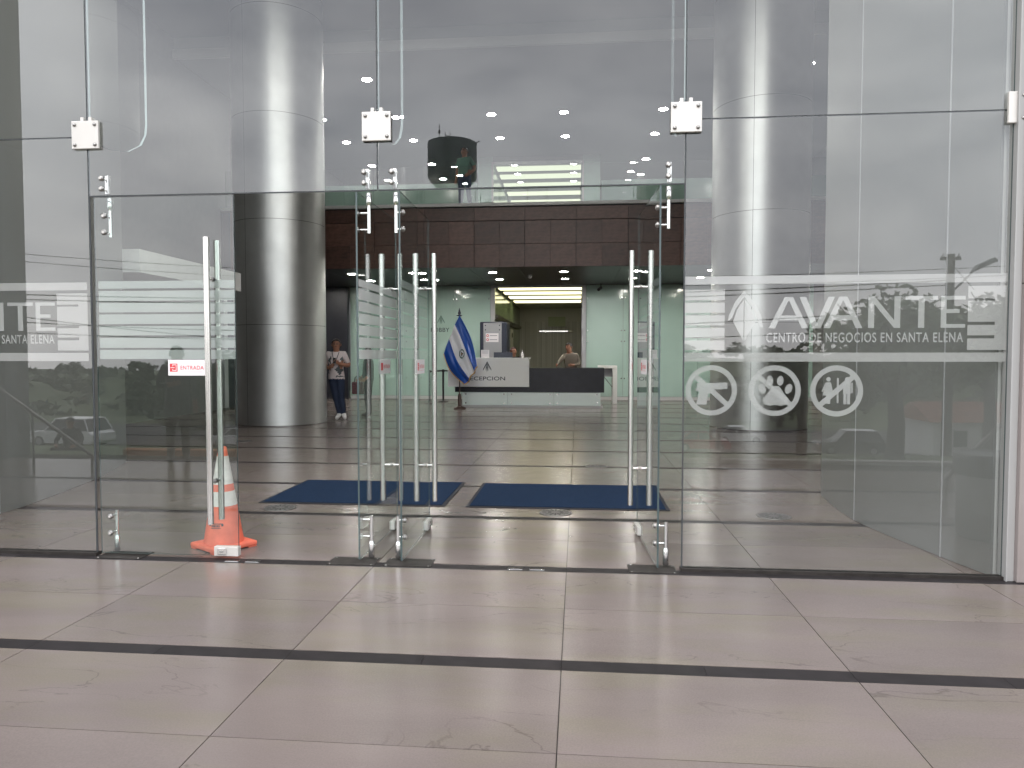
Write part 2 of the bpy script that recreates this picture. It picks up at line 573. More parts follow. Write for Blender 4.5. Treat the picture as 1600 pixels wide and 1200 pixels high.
# ================================================================== the floors
SX = 1.32                       # pitch of the floor tiles across
JX = -0.072                     # one joint line
def tile_floor(name, label, y_from, y_to, k_from, k_to, far=None):
    fl = MB().box(JX + k_from * SX, JX + k_to * SX, y_from, y_to if far is None else far, -0.12, -0.006).build(name, 'grout')
    tag(fl, kind='structure')
    g = 0.0045
    tw, td = SX - g, 0.695 - g
    tm = MB().box(0, tw, 0, td, -0.03, 0).mesh('tile', 'tile')
    sm = MB().box(0, 0.66 - 0.002, 0, 0.108, -0.03, -0.0008).mesh('strip', 'strip')
    per = 1.5
    rest = MB()
    rests = MB()
    k0 = int(round((y_from + 0.055) / per)) - 1
    for i in range(k0, k0 + 40):
        yb = -0.055 + i * per            # centre of a dark strip
        if yb - 0.055 >= (y_to if far is None else far) - 0.05:
            break
        for row, yy in ((0, yb + 0.055 + g / 2), (1, yb + 0.055 + 0.695 + g / 2)):
            if yy < y_from - 0.01 or yy + td > (y_to if far is None else far) + 0.02:
                continue
            for k in range(k_from, k_to):
                xx = JX + k * SX + g / 2
                if yy < y_to:
                    link('tile', tm, fl, (xx, yy, 0))
                else:
                    rest.box(xx, xx + tw, yy, yy + td, -0.03, 0)
        if yb - 0.055 < y_from - 0.01:
            continue
        for k in range(k_from * 2, k_to * 2):
            xx = JX + k * 0.66 + 0.001
            if yb < y_to:
                if i in (0,) and name == 'lobby_floor':
                    continue
                link('strip', sm, fl, (xx, yb - 0.054, 0))
            else:
                rests.box(xx, xx + 0.658, yb - 0.054, yb + 0.054, -0.03, -0.0008)
    if rest.v:
        tag(rest.build('far_tiles', 'tile', fl), kind='stuff')
        tag(rests.build('far_strips', 'strip', fl), kind='stuff')
    return fl

plaza = tile_floor('plaza_floor', '', -5.0, 0.005, -6, 4)
lobby = tile_floor('lobby_floor', '', 0.01, 6.0, -8, 7, far=19.4)

# ================================================================== the outer ground
def ground_z(x, y):
    d = -y
    if d < 4.9:
        return -0.35
    z = -0.06 - 0.13 * max(0.0, d - 5.2)
    z = max(z, -6.2)
    if d > 78:
        t = min(1, (d - 78) / 60)
        z -= 9 * (t * t * (3 - 2 * t))
    if d > 140:
        t = min(1, (d - 140) / 160)
        z += (12 + 2.5 * sin(x * 0.013 + 1) + 1.5 * sin(x * 0.037)) * (t * t * (3 - 2 * t))
    if d > 320:
        z -= (d - 320) * 0.05
    return z + 0.05 * sin(x * 1.1) * sin(y * 0.9) * min(1, max(0, d - 5.5) * 0.3)

gx = [-400, -260, -170, -110, -70, -50, -38] + [-30 + i * 1.5 for i in range(41)] + [38, 50, 70, 110, 170, 260, 400]
gy = [60, 30] + [-4.89, -4.95, -5.3] + [-5.8 - 0.8 * i for i in range(14)] + [-18 - 2.5 * i for i in range(26)] + [-90, -105, -120, -140, -165, -190, -220, -260, -300, -360, -500, -800]
gv = [(x, y, ground_z(x, y)) for y in gy for x in gx]
nx = len(gx)
gf = [(j * nx + i, j * nx + nx + i, j * nx + nx + i + 1, j * nx + i + 1) for j in range(len(gy) - 1) for i in range(nx - 1)]
tag(MB().add(gv, gf, 0, True).build('ground', 'grass'), kind='structure')
# the lower road across the slope
rv = []
for x in gx:
    if -200 < x < 200:
        for y in (-46.0, -52.0, -58.0, -64.0, -70.0):
            rv.append((x, y, ground_z(x, y) + 0.10))
nn = len(rv) // 5
tag(MB().add(rv, [(i * 5 + k + 1, i * 5 + k, i * 5 + 5 + k, i * 5 + 6 + k) for i in range(nn - 1) for k in range(4)]).build('road', 'asphalt'), kind='structure')
# sandy verge behind the painted kerb
sv = []
for i in range(12):
    x = -7.2 + i * 0.55
    for y in (-5.12, -6.2, -8.0, -10.5):
        sv.append((x, y, max(ground_z(x, y), -0.9) + 0.10 - (0.02 if y < -6 else 0)))
tag(MB().add(sv, [(i * 4 + k + 1, i * 4 + k, i * 4 + 4 + k, i * 4 + 5 + k) for i in range(11) for k in range(3)]).build('verge_path', 'sand'), kind='structure')

def kerb(name, label, x0, x1, y, h, m, n):
    e = empty(name, (x0, y, 0))
    L = (x1 - x0) / n
    km = MB().bbox(0, L - 0.008, -0.07, 0.07, -0.3, h, 0.012).mesh('kerb_stone', m)
    for i in range(n):
        link('kerb_stone', km, e, (x0 + i * L, y, 0))
    return tag(e, label, 'kerb')
kerb('painted_kerb', 'orange painted kerb along the street edge of the tiled forecourt', -6.6, 0.6, -5.04, 0.085, 'kerb_orange', 8)
kerb('pale_kerb', 'pale concrete kerb between the forecourt tiles and the lawn', 0.62, 6.2, -5.04, 0.05, 'concrete', 6)

# ================================================================== glass facade
JO = [-7.61, -5.545, -3.475, -1.372, 0.700, 2.742]
ZP = 2.998                       # height of the clamp plates
fac = empty('glass_facade', (-1.37, 0, 0))
tag(fac, 'tall frameless glass entrance front with bolted steel clamp plates and glass fins', 'facade')

def pane(parent, x0, x1, z0, z1, name='pane', y0=-0.006, y1=0.006, mats=('glass', 'glass_edge')):
    mb = MB().box(x0, x1, y0, y1, z0, z1, (1, 1, 0, 1, 0, 1))
    return mb.build(name, list(mats), parent)

g = 0.005
panes = {}
for i in range(5):
    x0, x1 = JO[i] + g, JO[i + 1] - g
    door = i in (2, 3)
    if i == 4:
        x1 = 2.735
    rows = [(2.585, 6.3)] if door else [(0.022, ZP - 0.004), (ZP + 0.004, 6.3)]
    rows += [(6.31, 8.9)]
    for r in rows:
        p = pane(fac, x0, x1, r[0], r[1])
        panes[(i, round(r[0], 2))] = p
# silicone joints
for i in range(1, 5):
    MB().box(JO[i] - 0.0045, JO[i] + 0.0045, -0.004, 0.004, (2.59 if i == 3 else 0.022), 8.9).build('silicone_joint', 'silicone', fac)
for a, b in ((JO[0], JO[2]), (JO[4], 2.735)):
    MB().box(a + g, b - g, -0.004, 0.004, ZP - 0.0038, ZP + 0.0038).build('silicone_joint', 'silicone', fac)
# bottom channels
for a, b in ((JO[0], JO[2] + 0.01), (0.69, 2.735)):
    MB().box(a, b, -0.03, 0.03, -0.004, 0.022).build('floor_channel', 'floor_steel', fac)
# door head edge strips of the transom panes (dark seal)
for a, b in ((JO[2], JO[3]), (JO[3], JO[4])):
    MB().box(a + 0.006, b - 0.006, -0.005, 0.005, 2.577, 2.5845).build('head_seal', 'silicone', fac)
# clamp plates
bolt_m = MB().lathe([(0.0125, 0), (0.0125, 0.006), (0.009, 0.011), (0.004, 0.0125)], 14).mesh('bolt', 'bolt')
for i, xp in enumerate(JO[1:]):
    half = 0.100
    xa, xb = xp - half, xp + half
    if i == 4:
        xa, xb = xp - 0.055, xp + 0.055
    zc = ZP + 0.008
    pl = MB().bbox(xa, xb, -0.034, -0.012, zc - 0.098, zc + 0.098, 0.004).build('clamp_plate', 'plate', fac)
    for sx_ in (-1, 1):
        for sz_ in (-1, 1):
            cx = (xa + xb) / 2 + sx_ * ((xb - xa) / 2 - 0.025)
            if i == 4 and sx_ < 0:
                continue
            link('bolt', bolt_m, pl, (cx, -0.0335, zc + sz_ * 0.07), (R(90), 0, 0))
    for sx_ in (-0.03, 0.03):
        if i < 4:
            MB().bbox(xp + sx_ - 0.012, xp + sx_ + 0.012, -0.02, 0.03, zc + 0.099, zc + 0.128, 0.003).build('clamp_lug', 'plate', pl)
# glass fins behind the joints
for i in range(1, 5):
    x = JO[i]
    poly = [(0.02, 3.12), (0.02, 8.88), (0.70, 8.88), (0.70, 3.30), (0.685, 3.22), (0.62, 3.12), (0.45, 3.02), (0.25, 2.98), (0.02, 2.97)]
    n = len(poly)
    mb = MB()
    v = [(x - 0.0095, y, z) for y, z in poly] + [(x + 0.0095, y, z) for y, z in poly]
    mb.add(v, [tuple(range(n))], 0)
    mb.add(v, [tuple(range(2 * n - 1, n - 1, -1))], 0)
    mb.add(v, [((k + 1) % n, (k + 1) % n + n, k + n, k) for k in range(n)], 1)
    mb.build('glass_fin', ['glass', 'glass_edge_bright'], fac)
# pivot brackets bolted to the transom above each door leaf
def pivot_head(x):
    pv = MB().bbox(x - 0.014, x + 0.014, 0.030, 0.058, 2.60, 2.735, 0.005).build('pivot_bracket', 'steel_polished', fac)
    for z in (2.632, 2.705):
        for yy in (-0.007,):
            MB().lathe([(0.019, 0), (0.019, 0.008), (0.013, 0.014), (0.006, 0.015)], 18).build('bolt', 'bolt', pv, loc=(x - 0.012, -0.0065, z), rot=(R(90), 0, 0))
            MB().lathe([(0.009, 0), (0.009, 0.004)], 12).build('bolt_cap', 'plate', pv, loc=(x - 0.012, -0.0195, z), rot=(R(90), 0, 0))
        MB().tube([(x - 0.012, 0.006, z), (x - 0.012, 0.036, z)], 0.008, 10).build('standoff', 'steel', pv)
    return pv
PIV = [(-3.365, 1), (-1.455, -1), (-1.262, 1), (0.602, -1)]
for x, d in PIV:
    pivot_head(x)

# ------------------------------------------------------------------ vinyl film on the fixed panes
FY = 0.0085                      # film sits on the inner face
def film_poly(parent, name, polys, m='film', label=None):
    mb = MB()
    for p in polys:
        mb.flat(p, FY)
    o = mb.build(name, m, parent)
    if label:
        o['label'] = label
    return o
def rect(x0, x1, z0, z1):
    return [(x0, z0), (x1, z0), (x1, z1), (x0, z1)]

def graphics(pn, X0):
    """the printed film of a side pane whose left edge is at X0; u = metres from that edge"""
    W_ = 2.03
    U = lambda u: X0 + u
    film_poly(pn, 'film_band', [rect(U(0.002), U(W_ - 0.004), 1.918, 1.973)])
    film_poly(pn, 'film_band', [rect(U(0.002), U(W_ - 0.004), 1.408, 1.467)])
    zs = [(1.815, 1.884), (1.732, 1.799), (1.648, 1.715), (1.564, 1.631), (1.484, 1.548)]
    for a, b in zs:
        film_poly(pn, 'film_stripe', [rect(U(0.002), U(0.262), a, b)])
    film_poly(pn, 'film_block', [rect(U(1.955), U(W_ - 0.004), 1.484, 1.895), rect(U(1.79), U(1.955), 1.815, 1.895), rect(U(1.79), U(1.955), 1.665, 1.80),
                                 rect(U(1.79), U(1.955), 1.578, 1.645), rect(U(1.79), U(1.955), 1.484, 1.558)])
    # leaf emblem
    film_poly(pn, 'leaf_emblem', [
        [(U(0.384), 1.818), (U(0.342), 1.750), (U(0.318), 1.672), (U(0.384), 1.545)],
        [(U(0.392), 1.818), (U(0.392), 1.545), (U(0.462), 1.672), (U(0.436), 1.750)],
        [(U(0.388), 1.878), (U(0.330), 1.805), (U(0.290), 1.715), (U(0.284), 1.675), (U(0.312), 1.700), (U(0.330), 1.755), (U(0.388), 1.838), (U(0.446), 1.755), (U(0.470), 1.690), (U(0.484), 1.642), (U(0.512), 1.630), (U(0.496), 1.715), (U(0.450), 1.800)]], 'film_text')
    # the big letters, built from strokes
    za, zb = 1.627, 1.832
    def A_(u0, u1):
        c = (u0 + u1) / 2; w = 0.042; t = (u1 - u0)
        return [[(U(u0), za), (U(u0 + w), za), (U(c - 0.003), zb - 0.026), (U(c + 0.003), zb - 0.026), (U(u1 - w), za), (U(u1), za), (U(c + 0.026), zb), (U(c - 0.026), zb)],
                [(U(u0 + t * 0.24), za + 0.052), (U(u1 - t * 0.24), za + 0.052), (U(u1 - t * 0.31), za + 0.084), (U(u0 + t * 0.31), za + 0.084)]]
    def V_(u0, u1):
        c = (u0 + u1) / 2; w = 0.042
        return [[(U(u0), zb), (U(c - 0.024), za), (U(c + 0.024), za), (U(u1), zb), (U(u1 - w), zb), (U(c), za + 0.036), (U(u0 + w), zb)]]
    def N_(u0, u1):
        w = 0.038
        return [[(U(u0), za), (U(u0 + w), za), (U(u0 + w), zb), (U(u0), zb)],
                [(U(u1 - w), za), (U(u1), za), (U(u1), zb), (U(u1 - w), zb)],
                [(U(u0 + w), zb), (U(u0 + w), zb - 0.05), (U(u1 - w), za), (U(u1 - w), za + 0.05)]]
    def T_(u0, u1):
        c = (u0 + u1) / 2; w = 0.019
        return [rect(U(u0), U(u1), zb - 0.024, zb), rect(U(c - w), U(c + w), za, zb - 0.024)]
    def E_(u0, u1):
        w = 0.034
        return [rect(U(u0), U(u0 + w), za, zb), rect(U(u0 + w), U(u1), zb - 0.024, zb), rect(U(u0 + w), U(u1 - 0.035), 1.722, 1.746), rect(U(u0 + w), U(u1), za, za + 0.024)]
    for ps in (A_(0.545, 0.800), V_(0.740, 0.965), A_(0.895, 1.140), N_(1.175, 1.375), T_(1.405, 1.605), E_(1.625, 1.775)):
        film_poly(pn, 'film_letter', ps, 'film_text')
    lettering('film_lettering', 'CENTRO DE NEGOCIOS EN SANTA ELENA', U(0.532), U(1.765), 1.534, 1.598, FY, 'film_text', pn, 1.12, bold=0.012)
    # three prohibition rings
    for k, uc in enumerate((0.180, 0.590, 0.985)):
        cx, cz, r = U(uc), 1.216, 0.168
        mb = MB().ring(cx, cz, r - 0.034, r, FY)
        a = R(-42) if k < 2 else R(42)
        L = r - 0.030
        dx, dz = cos(a), sin(a)
        px, pz = -dz * 0.017, dx * 0.017
        yy = FY + 0.0006
        mb.flat([(cx - dx * L + px, cz - dz * L + pz), (cx - dx * L - px, cz - dz * L - pz), (cx + dx * L - px, cz + dz * L - pz), (cx + dx * L + px, cz + dz * L + pz)], yy)
        ys = FY + 0.0012
        if k == 0:      # pistol
            P = [(-0.095, 0.048), (0.105, 0.052), (0.105, 0.010), (0.02, 0.006), (0.012, -0.018), (-0.018, -0.022), (-0.030, -0.095), (-0.098, -0.095), (-0.078, -0.010), (-0.108, 0.002), (-0.092, 0.020)]
            mb.flat([(cx + x, cz + z) for x, z in P], ys)
        elif k == 1:    # paw
            P = [(-0.012, 0.030), (0.030, 0.030), (0.062, -0.020), (0.090, -0.052), (0.082, -0.090), (0.045, -0.100), (0.01, -0.094), (-0.03, -0.100), (-0.066, -0.090), (-0.075, -0.055), (-0.045, -0.018)]
            mb.flat([(cx + x, cz + z) for x, z in P], ys)
            for ex, ez, rr, ro in ((-0.080, 0.012, 0.022, 0.4), (-0.030, 0.066, 0.021, 0.1), (0.036, 0.066, 0.021, -0.1), (0.090, 0.012, 0.022, -0.4)):
                mb.disc(cx + ex, cz + ez, rr, rr * 1.55, ys, ro)
        else:           # figures
            for ex, fem in ((-0.052, True), (0.066, False)):
                mb.disc(cx + ex, cz + 0.076, 0.014, 0.015, ys)
                if fem:
                    mb.flat([(cx + ex - 0.016, cz + 0.056), (cx + ex + 0.016, cz + 0.056), (cx + ex + 0.036, cz - 0.03), (cx + ex - 0.036, cz - 0.03)], ys)
                    mb.flat(rect(cx + ex - 0.014, cx + ex + 0.014, cz - 0.085, cz - 0.03), ys)
                    mb.flat([(cx + ex - 0.018, cz + 0.056), (cx + ex - 0.044, cz - 0.005), (cx + ex - 0.034, cz - 0.008), (cx + ex - 0.014, cz + 0.04)], ys)
                else:
                    mb.flat(rect(cx + ex - 0.024, cx + ex + 0.024, cz - 0.02, cz + 0.056), ys)
                    mb.flat(rect(cx + ex - 0.021, cx + ex - 0.002, cz - 0.088, cz - 0.02), ys)
                    mb.flat(rect(cx + ex + 0.002, cx + ex + 0.021, cz - 0.088, cz - 0.02), ys)
                    mb.flat(rect(cx + ex + 0.027, cx + ex + 0.036, cz - 0.015, cz + 0.054), ys)
            mb.flat(rect(cx + 0.002, cx + 0.014, cz - 0.08, cz + 0.085), ys)
        mb.build('prohibition_symbol', 'film_text', pn)
graphics(panes[(4, 0.02)], 0.705)
graphics(panes[(1, 0.02)], -5.54)
graphics(panes[(0, 0.02)], -7.605)

# ================================================================== door leaves
def leaf(d, width, name, label, off=0.066):
    """door leaf about its pivot axis; closed, the glass lies off metres in front of the pivot.
    d=+1: the leaf reaches to +x of its pivot when closed"""
    t = empty(name)
    tag(t, label, 'glass door', 'frameless glass door leaves of the entrance')
    e0, e1 = -0.075 * d, (width - 0.075) * d
    xa, xb = min(e0, e1), max(e0, e1)
    y = -off
    MB().box(xa, xb, y - 0.006, y + 0.006, 0.018, 2.572, (1, 1, 0, 1, 0, 1)).build('pane', ['door_glass', 'glass_edge'], t, False)
    # film stripes
    edges = [(1.921, 1.979), (1.846, 1.906), (1.767, 1.831), (1.688, 1.752), (1.610, 1.673), (1.532, 1.595), (1.466, 1.517)]
    edges = [(1.926, 1.979), (1.838, 1.910), (1.757, 1.824), (1.673, 1.742), (1.592, 1.658), (1.503, 1.575), (1.423, 1.488)]
    for a, b in edges:
        MB().flat(rect(xa + 0.012, xb - 0.006, a, b), y + 0.0085).build('film_stripe', 'film', t, False)
    # pull bars on both faces
    hx = (width - 0.075 - 0.165) * d
    for s in (-1, 1):
        yy = y + s * 0.078
        hb = MB().tube([(hx, yy, 0.262), (hx, yy, 2.268)], 0.021, 20).build('pull_bar', 'steel', t, False)
        for z in (0.555, 1.985):
            MB().tube([(hx, y + s * 0.006, z), (hx, y + s * 0.018, z)], 0.017, 14).build('collar', 'bolt', hb, False)
            MB().tube([(hx, y + s * 0.006, z), (hx, yy - s * 0.012, z)], 0.009, 12).build('standoff', 'steel_polished', hb, False)
    # pivot rods above and below
    for z0, z1, za, zb, arms in ((0.125, 0.315, 0.016, 0.135, (0.165, 0.285)), (2.300, 2.50, 2.49, 2.580, (2.325, 2.44))):
        rod = MB().tube([(0, 0, z0), (0, 0, z1)], 0.0135, 16).build('pivot_rod', 'steel_polished', t, False)
        MB().lathe([(0.017, za), (0.021, za + 0.006), (0.021, zb - 0.018), (0.0145, zb)] if za < 1 else [(0.0145, za), (0.021, za + 0.018), (0.021, zb - 0.006), (0.017, zb)], 18).build('sleeve', 'steel_polished', rod, False)
        for z in arms:
            MB().tube([(0, 0, z), (0, y + 0.007, z)], 0.0075, 12).build('arm', 'steel_polished', rod, False)
            MB().tube([(0, y - 0.006, z), (0, y - 0.013, z), (0, y - 0.020, z)], [0.020, 0.020, 0.012], 18).build('bolt', 'bolt', rod, False)
            MB().tube([(0, y - 0.020, z), (0, y - 0.0215, z)], 0.009, 12).build('bolt_cap', 'plate', rod, False)
    # patch lock at the free bottom corner
    lx0, lx1 = sorted(((width - 0.075 + 0.004) * d, (width - 0.075 - 0.175) * d))
    lk = MB().bbox(lx0, lx1, y - 0.022, y + 0.022, 0.020, 0.088, 0.003).build('patch_lock', 'plate', t, False)
    mx_ = (lx0 + lx1) / 2 - 0.03
    MB().bbox(mx_ - 0.032, mx_ + 0.032, y - 0.031, y - 0.0215, 0.032, 0.078, 0.003).build('lock_cover', 'steel', lk, False)
    MB().bbox(mx_ - 0.016, mx_ + 0.016, y - 0.036, y - 0.0305, 0.050, 0.060, 0.002).build('lock_thumb', 'bolt', lk, False)
    # entrance sticker next to the pull bar
    s0, s1 = sorted(((width - 0.075 - 0.215) * d, (width - 0.075 - 0.50) * d))
    if d > 0:
        s0, s1 = s1 - 0.285, s1
    st = MB().box(s0, s1, y - 0.0078, y - 0.0064, 1.306, 1.418).build('entrance_sticker', 'paper', t, False)
    yy = y - 0.0086
    iq = 0.012
    MB().flat(rect(s0 + iq, s0 + iq + 0.058, 1.333, 1.391), yy).build('sticker_icon', 'red_print', st, False)
    ik = MB()
    cx0 = s0 + iq
    for q in (rect(cx0 + 0.020, cx0 + 0.050, 1.380, 1.384), rect(cx0 + 0.020, cx0 + 0.050, 1.340, 1.344), rect(cx0 + 0.046, cx0 + 0.050, 1.344, 1.380),
              rect(cx0 + 0.020, cx0 + 0.024, 1.372, 1.380), rect(cx0 + 0.020, cx0 + 0.024, 1.344, 1.352), rect(cx0 + 0.006, cx0 + 0.036, 1.360, 1.364)):
        ik.flat(q, yy - 0.0006)
    ik.build('sticker_arrow', 'paper', st, False)
    lettering('sticker_lettering', 'ENTRADA', s0 + 0.092, s1 - 0.020, 1.348, 1.376, yy, 'red_print', st, 1.1, False, bold=0.012)
    MB().flat(rect(s0 + 0.092, s1 - 0.03, 1.331, 1.3325), yy).build('sticker_line', 'red_print', st, False)
    # back of the sticker
    b2 = MB().box(s0, s1, y + 0.0064, y + 0.0078, 1.306, 1.418).build('sticker_back', 'paper', t, False)
    lettering('sticker_lettering', 'ENTRADA', s0 + 0.02, s1 - 0.092, 1.348, 1.376, y + 0.0086, 'red_print', b2, 1.1, False, flip=True, bold=0.012)
    MB().flat(rect(s1 - 0.070, s1 - 0.012, 1.333, 1.391), y + 0.0086).build('sticker_icon', 'red_print', b2, False)
    return t

LW = 1.035
for (x, d), lab, ang, off, w in zip(PIV, (
        'closed glass door leaf in front of the orange traffic cone',
        'glass door leaf swung open inward, left of the pair standing back to back',
        'glass door leaf swung open inward, right of the pair standing back to back',
        'glass door leaf swung open inward beside the pane with the big logo'), (0, -90.5, 91.0, -87.0), (0.066, 0.066, 0.040, 0.066), (1.036, 1.03, 1.03, 1.03)):
    lf = leaf(d, w, 'glass_door', lab, off)
    lf.location = (x, 0.066, 0)
    lf.rotation_euler = (0, 0, R(ang))
# threshold hardware
def floor_plate(x0, x1, lab):
    t = MB().bbox(x0, x1, -0.085, 0.10, -0.003, 0.004, 0.002).build('floor_pivot_plate', 'floor_steel')
    tag(t, lab, 'floor plate', 'pivot boxes of the glass doors')
    for xx in (x0 + 0.02, x1 - 0.02):
        for yy in (-0.07, 0.085):
            MB().lathe([(0.006, 0.004), (0.005, 0.0052)], 10, xx, yy).build('screw', 'steel', t)
    return t
floor_plate(-3.44, -3.10, 'dark steel pivot plate in the floor under the closed door leaf')
floor_plate(-1.735, -1.40, 'dark steel floor plate under the pivot of the left back-to-back leaf')
floor_plate(-1.335, -1.00, 'dark steel floor plate under the pivot of the right back-to-back leaf')
floor_plate(0.345, 0.665, 'dark steel floor plate under the open leaf by the logo pane')
for x, lab in ((-2.42, 'small bright floor keep under the lock of the closed leaf'), (-2.27, 'small bright floor keep right of the cone in the dark threshold'),
               (-0.42, 'left of the two small floor keeps in the middle of the doorway'), (-0.27, 'right of the two small floor keeps in the middle of the doorway')):
    t = MB().bbox(x - 0.05, x + 0.05, -0.085, -0.045, -0.003, 0.003, 0.0015).build('floor_keep', 'steel_polished')
    MB().box(x - 0.03, x + 0.03, -0.070, -0.060, 0.0032, 0.0036).build('keep_slot', 'seam', t)
    tag(t, lab, 'floor keep', 'lock keeps in the threshold')

# ================================================================== stone pier right of the glass
pier = empty('stone_pier', (4.2, 0.2, 0))
tag(pier, 'pale pinkish stone pier closing the glass front at its end', 'pier')
for k, (z0, z1) in enumerate(((0, 1.9), (1.904, 3.8), (3.804, 5.7), (5.704, 8.0), (8.004, 12.4))):
    MB().bbox(2.79, 9.2, -0.075, 0.8, z0, z1, 0.006).build('stone_block', 'stone_pink', pier)
MB().box(2.7365, 2.746, -0.05, 0.05, 0.0, 12.2).build('edge_channel', 'pier_trim', pier)
MB().box(2.7465, 2.789, -0.04, 0.06, 0.0, 12.2).build('edge_trim', 'pier_trim', pier)

# ================================================================== curved lobby walls behind the side panes
def smooth_path(pts, n=10):
    P = [Vector((*p, 0)) for p in pts]
    out = []
    for i in range(len(P) - 1):
        p0 = P[max(i - 1, 0)]; p1 = P[i]; p2 = P[i + 1]; p3 = P[min(i + 2, len(P) - 1)]
        for k in range(n):
            t = k / n
            out.append(0.5 * ((2 * p1) + (p2 - p0) * t + (2 * p0 - 5 * p1 + 4 * p2 - p3) * t * t + (-p0 + 3 * p1 - 3 * p2 + p3) * t ** 3))
    out.append(P[-1])
    return [(p.x, p.y) for p in out]

def curved_wall(name, label, pts, side, joints, zs=(0.0, 6.1, 8.89)):
    path = smooth_path(pts)
    e = empty(name, (pts[0][0], pts[0][1], 0))
    tag(e, label, 'wall')
    cuts = [0] + joints + [len(path) - 1]
    for a, b in zip(cuts[:-1], cuts[1:]):
        for z0, z1 in zip(zs[:-1], zs[1:]):
            mb = MB()
            seg = path[a:b + 1]
            v = []
            for i, (x, y) in enumerate(seg):
                q = seg[min(i + 1, len(seg) - 1)]; p = seg[max(i - 1, 0)]
                tx, ty = q[0] - p[0], q[1] - p[1]
                l = math.hypot(tx, ty)
                tx, ty = tx / l, ty / l
                if i == 0 and a > 0:
                    x, y = x + tx * 0.004, y + ty * 0.004
                if i == len(seg) - 1 and b < len(path) - 1:
                    x, y = x - tx * 0.004, y - ty * 0.004
                nxx, nyy = ty * side, -tx * side
                for zz in (z0 + 0.003, z1 - 0.003):
                    v.append((x, y, zz))
                for zz in (z0 + 0.003, z1 - 0.003):
                    v.append((x + nxx * 0.02, y + nyy * 0.02, zz))
            f = []
            for i in range(len(seg) - 1):
                o = i * 4
                f.append((o, o + 4, o + 5, o + 1))
                mb.add(v, [(o + 2, o + 3, o + 7, o + 6), (o + 1, o + 5, o + 7, o + 3), (o, o + 2, o + 6, o + 4)], 0)
            mb.add(v, f, 0, True)
            o = (len(seg) - 1) * 4
            mb.add(v, [(0, 1, 3, 2), (o, o + 2, o + 3, o + 1)], 0)
            mb.build('wall_panel', 'grey_panel', e)
    for q in joints:
        x, y = path[q]
        MB().box(x - 0.005, x + 0.005, y - 0.005, y + 0.005, 0.003, 8.88).build('joint_strip', 'trim_grey', e)
    # solid core behind the panels
    v = []
    for i, (x, y) in enumerate(path):
        q = path[min(i + 1, len(path) - 1)]; p = path[max(i - 1, 0)]
        tx, ty = q[0] - p[0], q[1] - p[1]
        l = math.hypot(tx, ty)
        nxx, nyy = ty / l * side, -tx / l * side
        for dd in (0.021, 0.22):
            for zz in (0.0, 8.895):
                v.append((x + nxx * dd, y + nyy * dd, zz))
    f = []
    for i in range(len(path) - 1):
        o = i * 4
        f += [(o, o + 4, o + 5, o + 1), (o + 2, o + 3, o + 7, o + 6)]
    o = (len(path) - 1) * 4
    f += [(0, 1, 3, 2), (o, o + 2, o + 3, o + 1)]
    MB().add(v, f).build('wall_core', 'white_trim', e)
    return e
curved_wall('curved_wall', 'pale curved panelled lobby wall behind the logo pane', [(2.70, 0.06), (2.60, 0.50), (2.42, 1.63), (2.50, 2.74)], 1, [10, 20])
curved_wall('curved_wall', 'pale curved panelled lobby wall behind the pane at the far left', [(-5.28, 0.06), (-5.26, 1.18), (-5.32, 1.70), (-5.63, 3.02), (-6.10, 4.30)], -1, [10, 30])

# ================================================================== lobby shell
def wall(name, label, boxes, m, cat='wall'):
    mb = MB()
    for b in boxes:
        mb.box(*b)
    return tag(mb.build(name, m), label, cat)
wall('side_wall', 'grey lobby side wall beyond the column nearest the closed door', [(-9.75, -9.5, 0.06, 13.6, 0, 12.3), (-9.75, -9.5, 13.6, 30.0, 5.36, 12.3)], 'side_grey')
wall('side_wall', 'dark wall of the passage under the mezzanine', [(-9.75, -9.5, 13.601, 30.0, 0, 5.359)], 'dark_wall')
wall('side_wall', 'grey lobby side wall beyond the steel column behind the logo pane', [(8.3, 8.55, 0.8, 30.0, 0, 12.3)], 'side_grey')
wall('outer_wall', 'stone outer wall left of the glass front', [(-12.5, -7.62, -0.05, 0.05, 0, 12.3)], 'stone_pink')
wall('rear_wall', 'plain grey rear wall of the upper floor', [(-9.5, -3.0, 26.0, 26.2, 5.35, 8.45), (0.4, 8.3, 26.0, 26.2, 5.35, 8.45)], 'grey_wall')
tag(MB().box(-9.75, 8.55, -0.012, 11.5, 8.9, 12.6).build('ceiling_front', 'ceiling_white'), kind='structure')
c2 = MB().box(-9.5, 8.3, 11.5, 30.2, 8.45, 12.299).build('ceiling_upper', 'ceiling_white')
tag(c2, kind='structure')
MB().box(-9.5, 8.3, 11.44, 11.499, 8.40, 8.62).build('edge_trim', 'white_trim', c2)
# side bulkhead on the left, over the passage
wall('bulkhead', 'pale horizontal bulkhead running back from the curved wall end', [(-9.5, -6.05, 4.6, 7.6, 2.60, 2.92)], 'white_wall', 'bulkhead')
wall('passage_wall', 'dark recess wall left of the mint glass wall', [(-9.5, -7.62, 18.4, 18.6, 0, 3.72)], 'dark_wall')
t = wall('grey_post', 'slim light grey post in the gap between the cone door and the column', [(-9.45, -9.25, 13.2, 13.4, 0.02, 3.0)], 'trim_grey', 'post')
MB().box(-9.47, -9.23, 13.18, 13.42, 0.0, 0.06).build('base', 'steel_dark', t)

